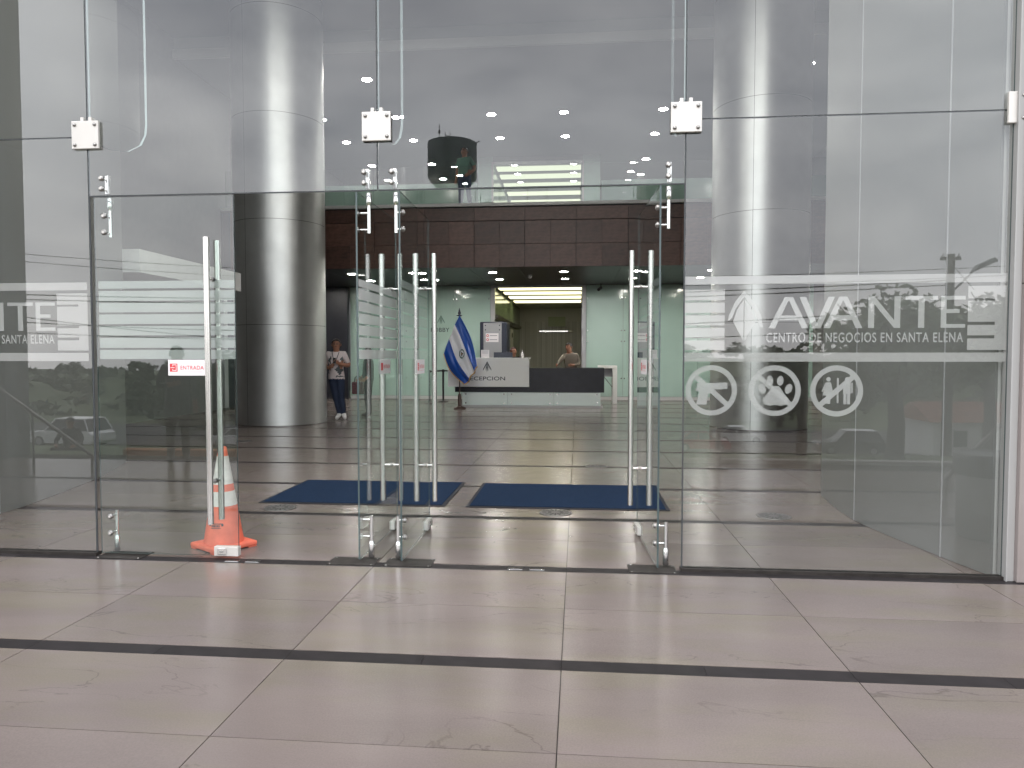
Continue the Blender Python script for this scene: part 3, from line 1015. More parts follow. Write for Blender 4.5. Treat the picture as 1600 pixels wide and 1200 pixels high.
# ------------------------------------------------------------------ mezzanine
mez = empty('mezzanine', (-1.3, 13.6, 0))
tag(mez, 'mezzanine floor edge clad in dark brown panels above the reception', 'mezzanine')
MB().box(-9.5, 8.3, 13.70, 26.0, 3.76, 5.33).build('slab', 'dark_wall', mez)
pw, ph = 0.657, 0.592
pm = MB().bbox(0, pw - 0.006, -0.018, 0.018, 0, ph - 0.006, 0.003).mesh('fascia_panel', 'brown')
pm2 = MB().bbox(0, 2 * pw - 0.006, -0.018, 0.018, 0, 0.33, 0.003).mesh('fascia_panel', 'brown')
for i in range(27):
    xx = -1.37 - 12 * pw + i * pw
    if xx + pw > 8.3:
        break
    for j in range(2):
        o = link('fascia_panel', pm, mez, (xx + (0.004 if i % 2 == 0 else -0.001), 13.64 + random.uniform(-0.002, 0.002), 3.725 + j * ph))
    if i % 2 == 0:
        link('fascia_panel', pm2, mez, (xx + 0.004, 13.65, 3.725 + 2 * ph + 0.012))
MB().box(-9.5, 8.3, 13.58, 13.76, 5.285, 5.365).build('edge_trim', 'white_trim', mez)
sp = MB().box(0, 1.31, 0, 2.44, 0, 0.02).mesh('soffit_panel', 'soffit')
for i in range(13):
    for j in range(2):
        link('soffit_panel', sp, mez, (-9.45 + i * 1.318, 13.70 + j * 2.446, 3.727))
# balustrade
bal = empty('glass_balustrade', (-1.3, 13.72, 5.365))
tag(bal, 'frameless glass balustrade along the mezzanine edge', 'balustrade')
for i in range(13):
    x0 = -9.4 + i * 1.35
    MB().box(x0, x0 + 1.335, 13.70, 13.712, 5.365, 6.34, (1, 1, 0, 1, 0, 1)).build('pane', ['glass', 'glass_edge'], bal)
# upper lift core with lit ceiling
core = empty('upper_core', (-1.4, 20.6, 5.35))
tag(core, 'upper lift core opening with bright lit ceiling bands', 'lift core')
MB().box(-3.55, -3.02, 20.6, 26.0, 5.352, 8.449).build('core_wall', 'mint', core)
MB().box(0.14, 0.75, 20.6, 26.0, 5.352, 8.449).build('core_wall', 'mint', core)
MB().box(-3.02, 0.14, 20.6, 27.9, 8.22, 8.449).build('core_wall', 'grey_wall', core)
MB().box(-3.02, 0.14, 27.6, 27.8, 5.352, 8.22).build('core_wall', 'mint', core)
MB().box(-3.06, -3.00, 20.52, 20.60, 5.37, 8.26).build('frame', 'white_trim', core)
MB().box(0.12, 0.18, 20.52, 20.60, 5.37, 8.26).build('frame', 'white_trim', core)
MB().box(-3.06, 0.18, 20.52, 20.60, 8.16, 8.26).build('frame', 'white_trim', core)
for k, yy in enumerate((21.0, 22.15, 23.5, 25.0, 26.6)):
    MB().box(-2.95, 0.08, yy, yy + 0.52, 8.165, 8.215).build('light_panel', 'light_strip_upper', core)
wall('upper_partition', 'green tinted glass partition on the upper floor left of the lift core', [(-9.4, -3.42, 19.5, 19.6, 5.352, 7.3)], 'mint_dark', 'partition')
wall('upper_partition', 'green tinted glass partition on the upper floor right of the lift core', [(0.77, 8.2, 19.5, 19.6, 5.352, 7.3)], 'mint_dark', 'partition')

# ------------------------------------------------------------------ mint glass back wall
bw = empty('mint_glass_wall', (-1.3, 18.6, 0))
tag(bw, 'mint green back painted glass wall behind the reception', 'wall')
MB().box(-7.62, -2.86, 18.64, 18.85, 0, 3.755).build('wall_core', 'grey_wall', bw)
MB().box(0.25, 8.3, 18.64, 18.85, 0, 3.755).build('wall_core', 'grey_wall', bw)
xs = [-7.60, -6.42, -5.24, -4.05, -2.87]
xs2 = [0.26, 1.45, 2.63, 3.82, 5.0, 6.2, 7.4]
for arr in (xs, xs2):
    for a, b in zip(arr[:-1], arr[1:]):
        MB().bbox(a + 0.004, b - 0.004, 18.60, 18.635, 0.11, 3.725, 0.004).build('glass_panel', 'mint', bw)
for a, b in ((-7.6, -2.87), (0.26, 7.4)):
    MB().box(a, b, 18.595, 18.64, 0.0, 0.10).build('skirting', 'white_trim', bw)
stud_m = MB().lathe([(0.022, 0), (0.022, 0.006), (0.016, 0.009)], 12).mesh('stud', 'steel_polished')
for xx in (0.31, 1.40, 1.50, 2.58, -2.92, -4.0, -4.1, -5.2):
    for z in (0.7, 1.9, 2.25, 3.3):
        link('stud', stud_m, bw, (xx, 18.60, z), (R(90), 0, 0))
# opening frame
for b in ((-2.86, -2.72, 18.54, 18.66, 0, 3.70), (0.12, 0.25, 18.54, 18.66, 0, 3.70), (-2.86, 0.25, 18.545, 18.665, 3.66, 3.755)):
    MB().box(*b).build('opening_frame', 'trim_grey', bw)
def emblem(parent, cx, cz, s, y, m, name='emblem'):
    mb = MB()
    mb.flat([(cx, cz + 0.36 * s), (cx - 0.10 * s, cz), (cx - 0.01 * s, cz - 0.36 * s), (cx - 0.01 * s, cz + 0.1 * s)], y)
    mb.flat([(cx, cz + 0.36 * s), (cx + 0.01 * s, cz + 0.1 * s), (cx + 0.01 * s, cz - 0.36 * s), (cx + 0.10 * s, cz)], y)
    mb.flat([(cx - 0.03 * s, cz + 0.30 * s), (cx - 0.04 * s, cz + 0.22 * s), (cx - 0.17 * s, cz - 0.05 * s), (cx - 0.06 * s, cz - 0.34 * s), (cx - 0.02 * s, cz - 0.42 * s), (cx - 0.20 * s, cz - 0.06 * s)], y)
    mb.flat([(cx + 0.03 * s, cz + 0.30 * s), (cx + 0.20 * s, cz - 0.06 * s), (cx + 0.02 * s, cz - 0.42 * s), (cx + 0.06 * s, cz - 0.34 * s), (cx + 0.17 * s, cz - 0.05 * s), (cx + 0.04 * s, cz + 0.22 * s)], y)
    mb.flat([(cx, cz + 0.50 * s), (cx - 0.34 * s, cz - 0.14 * s), (cx - 0.34 * s, cz - 0.28 * s), (cx, cz + 0.36 * s), (cx + 0.34 * s, cz - 0.28 * s), (cx + 0.34 * s, cz - 0.14 * s)], y - 0.0004)
    return mb.build(name, m, parent)
emblem(bw, -4.52, 2.60, 0.36, 18.5985, 'ink_green')
lettering('wall_lettering', 'LOBBY', -4.86, -4.24, 2.22, 2.36, 18.598, 'ink', bw, 1.05, bold=0.01)

# lower lift hall behind the opening
hall = empty('lift_hall', (-1.3, 24, 0))
tag(hall, 'lift hall behind the reception with lit ceiling bands and ribbed grey doors', 'lift hall')
MB().box(-3.0, -2.86, 18.86, 31.0, 0, 3.755).build('hall_wall', 'hall_green', hall)
MB().box(0.25, 0.40, 18.86, 31.0, 0, 3.755).build('hall_wall', 'grey_wall', hall)
MB().box(-3.0, 0.40, 26.01, 31.0, 3.756, 3.9).build('hall_ceiling', 'white_wall', hall)
MB().box(-3.0, 0.40, 30.61, 31.0, 0, 3.755).build('hall_wall', 'grey_wall', hall)
MB().box(-2.86, 0.25, 19.2, 31.0, -0.1, -0.001).build('hall_floor', 'tile', hall)
rib = MB()
rib.box(-2.86, 0.25, 30.4, 30.6, 0, 3.755)
rib.build('rear_panel', 'ribbed_grey', hall)
rm = MB().bbox(0, 0.035, 0, 0.04, 0, 3.1, 0.006).mesh('door_rib', 'ribbed_grey')
for i in range(46):
    link('door_rib', rm, hall, (-2.8 + i * 0.066, 30.36, 0))
MB().bbox(-1.9, -0.35, 30.20, 30.30, 2.58, 2.66, 0.01).build('header_bar', 'steel_polished', hall)
MB().bbox(-0.5, -0.25, 30.16, 30.30, 2.56, 2.68, 0.01).build('bar_clamp', 'plate', hall)
MB().bbox(-1.45, -0.62, 30.12, 30.18, 2.85, 3.32, 0.01).build('hall_sign', 'sign_green', hall)
for k, yy in enumerate((19.6, 21.3, 23.2, 25.4)):
    MB().box(-2.72, 0.12, yy, yy + 0.62 + 0.1 * k, 3.72, 3.754).build('light_panel', 'light_strip', hall)
MB().box(-2.85, -2.72, 19.4, 29.5, 2.70, 2.82).build('wall_rail', 'steel_dark', hall)
for k, yy in enumerate((20.2, 21.8, 23.4, 25.0)):
    fr = MB().bbox(-2.855, -2.80, yy, yy + 1.1, 0.5, 2.55, 0.01).build('wall_frame', 'plastic_grey', hall)
    MB().lathe([(0.11, 0), (0.11, 0.02), (0.07, 0.03)], 16).build('round_dial', 'red_print' if k == 1 else 'plastic_black', fr, loc=(-2.80, yy + 0.55, 2.3), rot=(0, R(90), 0))

# ================================================================== downlights
dl_m = MB().lathe([(0.085, 0), (0.085, 0.012)], 24).mesh('lens', 'downlight')
def dl_trim():
    mb = MB()
    n = 24
    v = []
    for r, z in ((0.088, 0.013), (0.088, 0.0), (0.112, -0.004), (0.116, 0.013)):
        for k in range(n):
            v.append((r * cos(2 * pi * k / n), r * sin(2 * pi * k / n), z))
    f = [(i * n + k, i * n + (k + 1) % n, (i + 1) * n + (k + 1) % n, (i + 1) * n + k) for i in range(3) for k in range(n)]
    return mb.add(v, f, 0, True).mesh('trim_ring', 'white_trim')
dh_m = MB().lathe([(0.085, 0), (0.085, 0.012)], 24).mesh('lens', 'downlight_high')
dt_m = dl_trim()
def downlight(x, y, z, lab, grp, s=1.0):
    e = empty('downlight', (x, y, z - 0.014))
    e.scale = (s, s, 1)
    tag(e, lab, 'downlight', grp)
    link('trim_ring', dt_m, e, world=False)
    link('lens', dh_m if 8 < z < 8.6 else dl_m, e, world=False)
ORD = ('first', 'second', 'third', 'fourth', 'fifth', 'sixth', 'seventh', 'eighth', 'ninth')
ROW = ('nearest', 'second', 'third', 'fourth', 'farthest')
for j, y in enumerate((13.2, 16.1, 18.38, 21.3, 23.5)):
    xs_ = [x for x in (-7.6, -5.36, -2.53, -0.43, 2.39, 5.5) if not (y > 18.5 and -3.6 < x < 0.8) and not (y == 13.2 and abs(x) < 3)]
    for k, x in enumerate(xs_):
        downlight(x, y, 8.45, 'lit downlight in the high ceiling, %s row, %s from the left' % (ROW[j], ORD[k]), 'downlights of the high ceiling', 1.45)
for j, y in enumerate((1.2, 2.6, 4.0)):  # extra lamps added above the view to brighten the lobby floor
    for k, x in enumerate((-4.9, -2.5, -0.2, 2.1)):
        downlight(x, y, 8.9, 'added unseen fill downlight in the front ceiling over the doors, %s row from the street, %s across' % (ROW[j], ORD[k]), 'added fill downlights of the front ceiling', 1.45)
for j, y in enumerate((14.75, 16.55)):
    for k, x in enumerate((-8.5, -6.3, -4.3, -2.34, -0.39, 1.6, 3.55, 5.5, 7.4)):
        downlight(x, y, 3.726, 'lit downlight in the dark soffit, %s row, %s from the left' % (('near', 'rear')[j], ORD[k]), 'downlights of the dark soffit', 1.2)
t = MB().lathe([(0.03, 3.64), (0.05, 3.66), (0.055, 3.725)], 16, -1.37, 15.6).build('smoke_detector', 'paper')
tag(t, 'small round smoke detector on the dark soffit between the downlights', 'detector')
MB().lathe([(0.06, 3.700), (0.06, 3.7262)], 16, -1.37, 15.6).build('base', 'plastic_grey', t)
t = empty('security_camera', (0.72, 18.2, 3.72))
tag(t, 'small dark security camera under the soffit right of the opening', 'camera')
MB().tube([(0.72, 18.2, 3.727), (0.72, 18.2, 3.58)], 0.015, 8).build('bracket', 'plastic_black', t)
MB().tube([(0.72, 18.3, 3.60), (0.64, 18.02, 3.52)], 0.05, 12).build('housing', 'plastic_black', t)

# ================================================================== steel columns
def column(cx, cy, lab):
    r = 0.94
    e = empty('steel_column', (cx, cy, 0))
    tag(e, lab, 'column', 'steel clad lobby columns')
    MB().lathe([(r - 0.012, 0), (r - 0.012, 8.895)], 64, cx, cy).build('core', 'seam', e)
    zs = [0.0, 2.07, 4.20, 6.33, 8.46, 8.89]
    th0 = R(-112)
    for z0, z1 in zip(zs[:-1], zs[1:]):
        for k in range(3):
            a0, a1 = th0 + k * 2 * pi / 3 + 0.004, th0 + (k + 1) * 2 * pi / 3 - 0.004
            n = 40
            v = []
            for i in range(n + 1):
                a = a0 + (a1 - a0) * i / n
                v += [(cx + r * cos(a), cy + r * sin(a), z0 + 0.004), (cx + r * cos(a), cy + r * sin(a), z1 - 0.004)]
            v = [(x - cx, y - cy, z) for x, y, z in v]
            MB().add(v, [(2 * i, 2 * i + 2, 2 * i + 3, 2 * i + 1) for i in range(n)], 0, True).build('clad_panel', 'column_metal', e, False)
    MB().lathe([(r + 0.004, 0.001), (r + 0.004, 0.014), (r + 0.001, 0.016)], 64, cx, cy).build('base_ring', 'steel_dark', e)
    return e
column(-6.36, 10.05, 'big round brushed steel column standing near the person in the printed shirt')
column(3.64, 10.05, 'big round brushed steel column seen through the pane with the logo')

# ================================================================== reception counter
ct = empty('reception_counter', (-1.35, 14.9, 0))
tag(ct, 'reception counter with white sign panel, black front and mint glass plinth', 'counter')
MB().box(-3.22, 0.62, 14.98, 15.75, 0.0, 0.42).build('plinth_core', 'grey_wall', ct)
for a, b in zip((-3.22, -1.94, -0.66), (-1.946, -0.666, 0.62)):
    MB().bbox(a, b, 14.93, 14.975, 0.06, 0.42, 0.004).build('glass_panel', 'counter_glass', ct)
    for xx in (a + 0.10, b - 0.10):
        for z in (0.12, 0.37):
            link('stud', stud_m, ct, (xx, 14.93, z), (R(90), 0, 0))
MB().box(-3.26, 0.68, 14.90, 15.8, 0.0, 0.055).build('plinth_trim', 'white_trim', ct)
MB().bbox(-3.42, 0.72, 14.90, 15.85, 0.425, 1.10, 0.006).build('black_front', 'black_counter', ct)
wp = MB().bbox(-3.60, -1.34, 14.80, 14.895, 0.575, 1.38, 0.006).build('sign_panel', 'counter_white', ct)
MB().box(-3.60, -1.34, 14.896, 15.4, 1.34, 1.379).build('upper_shelf', 'counter_white', ct)
MB().box(-3.55, -1.40, 15.2, 15.3, 1.101, 1.339).build('shelf_support', 'counter_white', ct)
emblem(wp, -2.50, 1.115, 0.34, 14.797, 'ink')
lettering('panel_lettering', 'RECEPCION', -3.10, -2.00, 0.755, 0.86, 14.7965, 'ink', wp, 1.02, bold=0.01)
# white side table behind the counter end
t = empty('white_side_table', (1.0, 16.9, 0))
tag(t, 'white folded panel side table right of the reception counter', 'table')
MB().bbox(0.60, 1.16, 16.6, 17.3, 1.06, 1.14, 0.006).build('table_top', 'counter_white', t)
MB().bbox(1.03, 1.165, 16.62, 17.28, 0.0, 1.058, 0.006).build('leg', 'counter_white', t)
MB().bbox(0.60, 1.028, 16.9, 16.94, 0.80, 1.058, 0.004).build('apron', 'plastic_grey', t)
MB().tube([(0.66, 16.8, 0.95), (1.02, 16.8, 0.50)], 0.012, 8).build('brace', 'steel_dark', t)
MB().tube([(0.66, 16.95, 0.0), (0.66, 16.95, 0.80)], 0.012, 8).build('strut', 'steel_dark', t)
# things on the counter
t = empty('hand_gel_bottle', (-1.55, 15.1, 1.379))
tag(t, 'small clear pump bottle on the white counter panel', 'bottle')
MB().lathe([(0.035, 1.380), (0.04, 1.39), (0.04, 1.50), (0.018, 1.53), (0.018, 1.545)], 16, -1.55, 15.1).build('bottle_body', 'paper', t)
MB().tube([(-1.55, 15.1, 1.546), (-1.55, 15.1, 1.59), (-1.59, 15.1, 1.60)], 0.008, 8).build('pump', 'paper', t)
t = empty('monitor', (-2.10, 15.25, 1.10))
tag(t, 'dark monitor seen from behind above the white counter panel', 'monitor')
MB().bbox(-2.40, -1.86, 15.50, 15.54, 1.22, 1.535, 0.008).build('screen', 'plastic_navy', t)
MB().bbox(-2.16, -2.10, 15.545, 15.60, 1.12, 1.34, 0.005).build('stand_neck', 'plastic_black', t)
MB().bbox(-2.28, -1.98, 15.47, 15.68, 1.101, 1.119, 0.004).build('stand_base', 'plastic_black', t)
t = empty('paper_notice', (-2.58, 15.0, 1.379))
tag(t, 'small white notice card standing on the counter beside the flag', 'notice')
MB().bbox(-2.70, -2.47, 15.02, 15.03, 1.380, 1.60, 0.002).build('card', 'paper', t)
for z in (1.57, 1.545, 1.52, 1.495):
    MB().flat(rect(-2.67, -2.50, z, z + 0.007), 15.0185).build('print_line', 'plastic_grey', t)
# scanner cabinet
t = empty('scanner_cabinet', (-2.4, 16.6, 0))
tag(t, 'tall grey and navy scanner cabinet behind the counter with a red and white notice', 'cabinet')
MB().bbox(-2.90, -2.10, 16.25, 17.2, 0.0, 2.44, 0.03).build('body', 'plastic_navy', t)
MB().bbox(-2.79, -2.25, 16.215, 16.249, 0.3, 2.40, 0.012).build('front_panel', 'plastic_grey', t)
for xx in (-2.73, -2.31):
    for z in (2.33, 2.20):
        MB().lathe([(0.018, 0), (0.018, 0.006)], 10).build('screw', 'plastic_black', t, loc=(xx, 16.2145, z), rot=(R(90), 0, 0))
nb = MB().box(-2.72, -2.34, 16.206, 16.2135, 1.84, 2.10).build('notice', 'paper', t)
for z in (2.03, 1.91):
    MB().ring(-2.665, z, 0.022, 0.040, 16.2045, 20).build('notice_icon', 'red_print', nb)
    MB().flat(rect(-2.60, -2.38, z - 0.012, z + 0.012), 16.2045).build('notice_line', 'plastic_grey', nb)

# ------------------------------------------------------------------ queue posts
def queue_post(x, y, lab):
    e = empty('queue_post', (x, y, 0))
    tag(e, lab, 'queue post', 'black queue barrier posts')
    MB().lathe([(0.17, 0), (0.17, 0.012), (0.06, 0.03), (0.03, 0.04)], 24, x, y).build('base', 'plastic_black', e)
    MB().tube([(x, y, 0.035), (x, y, 0.94)], 0.032, 14).build('pole', 'plastic_black', e)
    MB().lathe([(0.045, 0.93), (0.045, 1.0), (0.03, 1.01)], 16, x, y).build('belt_head', 'plastic_black', e)
    return e
queue_post(-4.17, 17.1, 'black queue barrier post left of the flag, farther from the door')
queue_post(-4.42, 16.2, 'black queue barrier post partly behind the steel door handle')
t = empty('queue_belt', (-4.3, 16.6, 0.96))
tag(t, 'black belt stretched between the queue barrier posts and the wall', 'belt')
MB().box(-4.14, -3.70, 17.085, 17.095, 0.945, 0.99).build('belt_run', 'plastic_black', t)
v = [(-4.20, 17.06, 0.945), (-4.40, 16.25, 0.945), (-4.40, 16.25, 0.99), (-4.20, 17.06, 0.99), (-4.205, 17.06, 0.945), (-4.405, 16.25, 0.945), (-4.405, 16.25, 0.99), (-4.205, 17.06, 0.99)]
MB().add(v, [(0, 1, 2, 3), (7, 6, 5, 4), (3, 2, 6, 7), (0, 4, 5, 1)]).build('belt_run', 'plastic_black', t)

# ------------------------------------------------------------------ flag
fx, fy = -3.17, 14.2
fs = empty('flag_on_stand', (fx, fy, 0))
tag(fs, 'blue and white striped flag on a dark wooden stand before the counter', 'flag')
MB().lathe([(0.165, 0), (0.17, 0.02), (0.15, 0.05), (0.08, 0.07), (0.05, 0.10), (0.05, 0.34), (0.036, 0.40), (0.02, 0.42)], 24, fx, fy).build('stand_base', 'wood_dark', fs)
MB().tube([(fx, fy, 0.40), (fx, fy, 2.50)], 0.016, 12).build('pole', 'wood_dark', fs)
MB().lathe([(0.02, 2.49), (0.085, 2.515), (0.085, 2.525), (0.03, 2.535), (0.045, 2.58), (0.03, 2.62), (0.004, 2.72)], 16, fx, fy).build('finial', 'plastic_navy', fs)
Acr, Bcr, Ccr, Dcr = Vector((fx + 0.01, 0, 2.52)), Vector((-3.585, 0, 1.50)), Vector((-3.00, 0, 0.68)), Vector((-2.66, 0, 1.16))
NU, NV = 45, 40
fv = []
for i in range(NU + 1):
    u = i / NU
    for j in range(NV + 1):
        w = j / NV
        p = (Acr * (1 - u) + Bcr * u) * (1 - w) + (Dcr * (1 - u) + Ccr * u) * w
        # swelling outline
        p.x += 0.075 * sin(pi * w) * (1 - 1.9 * u) - 0.02 * sin(pi * w) * u
        p.z -= 0.05 * sin(pi * u) * (1 - w) * -1.0 + 0.06 * sin(pi * w) * u
        env = 0.25 + 0.75 * w
        fold = 0.065 * sin(u * 13.0 + w * 2.2) * env + 0.030 * sin(u * 27.0 - w * 3.0 + 1.0) * env + 0.05 * sin(w * 5.0 + u * 3)
        p.x += 0.02 * cos(u * 13.0 + w * 2.2) * env
        fv.append((p.x, fy - 0.09 + fold - 0.07 * w, p.z))
ff = []; fm = []
for i in range(NU):
    for j in range(NV):
        a = i * (NV + 1) + j
        ff.append((a, a + 1, a + NV + 2, a + NV + 1))
        u = (i + 0.5) / NU
        fm.append(0 if u < 0.30 or u > 0.66 else 1)
mb = MB()
mb.add(fv, ff, 0, True)
mb.m = fm
fo = mb.build('flag_cloth', ['flag_blue', 'flag_white'], fs)
md = fo.modifiers.new('thickness', 'SOLIDIFY'); md.thickness = 0.004
# gold fringe on the fly edge and the bottom edge
fr = MB()
def fpt(i, j):
    return Vector(fv[i * (NV + 1) + j])
edge = [fpt(i, NV) for i in range(NU + 1)]
lower = [fpt(NU, j) for j in range(NV + 1)]
for path, nrm in ((edge, Vector((0.10, 0, -0.06)).normalized() * 0.035), (lower, Vector((-0.06, 0, -0.05)).normalized() * 0.028)):
    v = []
    for p in path:
        v += [p, p + nrm]
    fr.add(v, [(2 * k, 2 * k + 2, 2 * k + 3, 2 * k + 1) for k in range(len(path) - 1)], 0, True)
fr.build('fringe', 'gold', fo)
def on_flag(u, w, dy=-0.012):
    i = int(u * NU); j = int(w * NV)
    p = fpt(i, j)
    return Vector((p.x, p.y + dy, p.z))
em = MB()
cu_, cw_ = 0.48, 0.50
ca = on_flag(cu_, cw_)
def em_pt(a, b):
    """offset on the cloth, metres"""
    i = min(NU, max(0, int(round((cu_ + a) * NU)))); j = min(NV, max(0, int(round((cw_ + b) * NV))))
    return fpt(i, j)
du = (em_pt(0.10, 0) - em_pt(-0.10, 0)).normalized()
dv = (em_pt(0, 0.10) - em_pt(0, -0.10)).normalized()
def em_local(rr, t):
    return ca + (du * cos(t) * 0.9 + dv * sin(t)) * rr + Vector((0, -0.02, 0))
n = 28
v = []
for k in range(n):
    t_ = 2 * pi * k / n
    v += [em_local(0.082, t_), em_local(0.112, t_)]
em.add(v, [(2 * k, 2 * k + 1, (2 * k + 3) % (2 * n), (2 * k + 2) % (2 * n)) for k in range(n) if k % 14 not in (6,)], 0)
em.add([em_local(0.062, t_) for t_ in (0.5, 0.5 + 2.1, 0.5 + 4.2)], [(0, 1, 2)], 1)
em.add([em_local(0.030, t_) + Vector((0, -0.003, 0)) for t_ in (0.5, 0.5 + 2.1, 0.5 + 4.2)], [(0, 1, 2)], 2)
em.build('flag_emblem', ['ink_green', 'plastic_navy', 'gold'], fo)

# ================================================================== mats, cone, floor drains
def doormat(x0, x1, y0, y1, lab):
    e = MB().bbox(x0, x1, y0, y1, 0.001, 0.008, 0.003).build('door_mat', 'rubber')
    tag(e, lab, 'mat', 'blue entrance mats')
    MB().bbox(x0 + 0.035, x1 - 0.035, y0 + 0.035, y1 - 0.035, 0.0082, 0.014, 0.003).build('pile_field', 'mat_blue', e)
    return e
doormat(-3.12, -1.265, 1.86, 3.15, 'dark blue entrance mat behind the back-to-back door leaves')
doormat(-1.065, 0.86, 1.85, 3.12, 'dark blue entrance mat in the middle of the open doorway')
def drain(x, y, lab):
    e = MB().lathe([(0.15, 0.0008), (0.15, 0.004), (0.143, 0.006)], 36, x, y).build('floor_grille', 'grille_steel')
    tag(e, lab, 'floor grille', 'round steel floor grilles')
    mb = MB()
    for k in range(16):
        a = 2 * pi * k / 16
        for r0, r1 in ((0.045, 0.075), (0.085, 0.125)):
            d = Vector((cos(a), sin(a), 0)); q = Vector((-sin(a), cos(a), 0))
            pts = [d * r0 - q * 0.005, d * r1 - q * 0.009, d * r1 + q * 0.009, d * r0 + q * 0.005]
            mb.add([(x + p.x, y + p.y, 0.0066) for p in pts], [(0, 1, 2, 3)])
    mb.build('slot_pattern', 'seam', e)
drain(-2.81, 1.66, 'round steel floor grille in front of the mat behind the paired leaves')
drain(-0.20, 1.69, 'round steel floor grille in front of the mat in the open doorway')
drain(1.76, 1.72, 'round steel floor grille seen through the logo pane')
drain(0.25, 4.5, 'round steel floor grille behind the mat in the open doorway')
drain(-5.6, 6.7, 'round steel floor grille on the lobby floor before the steel column')

cx, cy_ = -2.665, 0.29
cone = empty('traffic_cone', (cx, cy_, 0), R(57))
cone.scale = (0.97, 0.97, 0.97)
tag(cone, 'orange traffic cone with two white bands behind the closed glass door', 'traffic cone')
def cr(z):
    return 0.030 + (0.148 - 0.030) * (1 - (z - 0.045) / 0.735)
segs = [('tip', 0.715, 0.78, 'cone_orange'), ('white_band', 0.50, 0.715, 'cone_white'), ('orange_band', 0.445, 0.50, 'cone_orange'),
        ('white_band', 0.335, 0.445, 'cone_white'), ('cone_body', 0.045, 0.335, 'cone_orange')]
for nme, z0, z1, m in segs:
    o_ = 0.0015 if 'white' in nme else 0
    pr = [(cr(z0) + o_, z0), (cr(z1) + o_, z1)]
    if nme == 'tip':
        pr.append((cr(z1) - 0.006, z1 + 0.006))
    MB().lathe(pr, 40).build(nme, m, cone, False)
MB().bbox(-0.18, 0.18, -0.18, 0.18, 0.008, 0.046, 0.012).build('base', 'cone_orange', cone, False)
for sx_ in (-1, 1):
    for sy_ in (-1, 1):
        MB().bbox(sx_ * 0.14 - 0.035, sx_ * 0.14 + 0.035, sy_ * 0.14 - 0.035, sy_ * 0.14 + 0.035, 0.0, 0.0085, 0.002).build('foot', 'cone_orange', cone, False)
# small worn maker's mark printed on the cone
mk = MB()
th0 = R(-90 - 57)
def conept(a, z, o=0.002):
    r = cr(z) + o
    return (r * cos(th0 + a), r * sin(th0 + a), z)
def cone_quad(a0, a1, z0, z1):
    n = 6
    v = []
    for k in range(n + 1):
        a = a0 + (a1 - a0) * k / n
        v += [conept(a, z0), conept(a, z1)]
    mk.add(v, [(2 * k, 2 * k + 2, 2 * k + 3, 2 * k + 1) for k in range(n)])
cone_quad(-0.42, 0.42, 0.205, 0.211); cone_quad(-0.30, 0.30, 0.172, 0.177); cone_quad(-0.46, -0.34, 0.190, 0.206); cone_quad(0.34, 0.46, 0.190, 0.206)
for k in range(6):
    cone_quad(-0.27 + k * 0.09, -0.21 + k * 0.09, 0.183, 0.200)
mk.build('printed_mark', 'ink', cone, False)

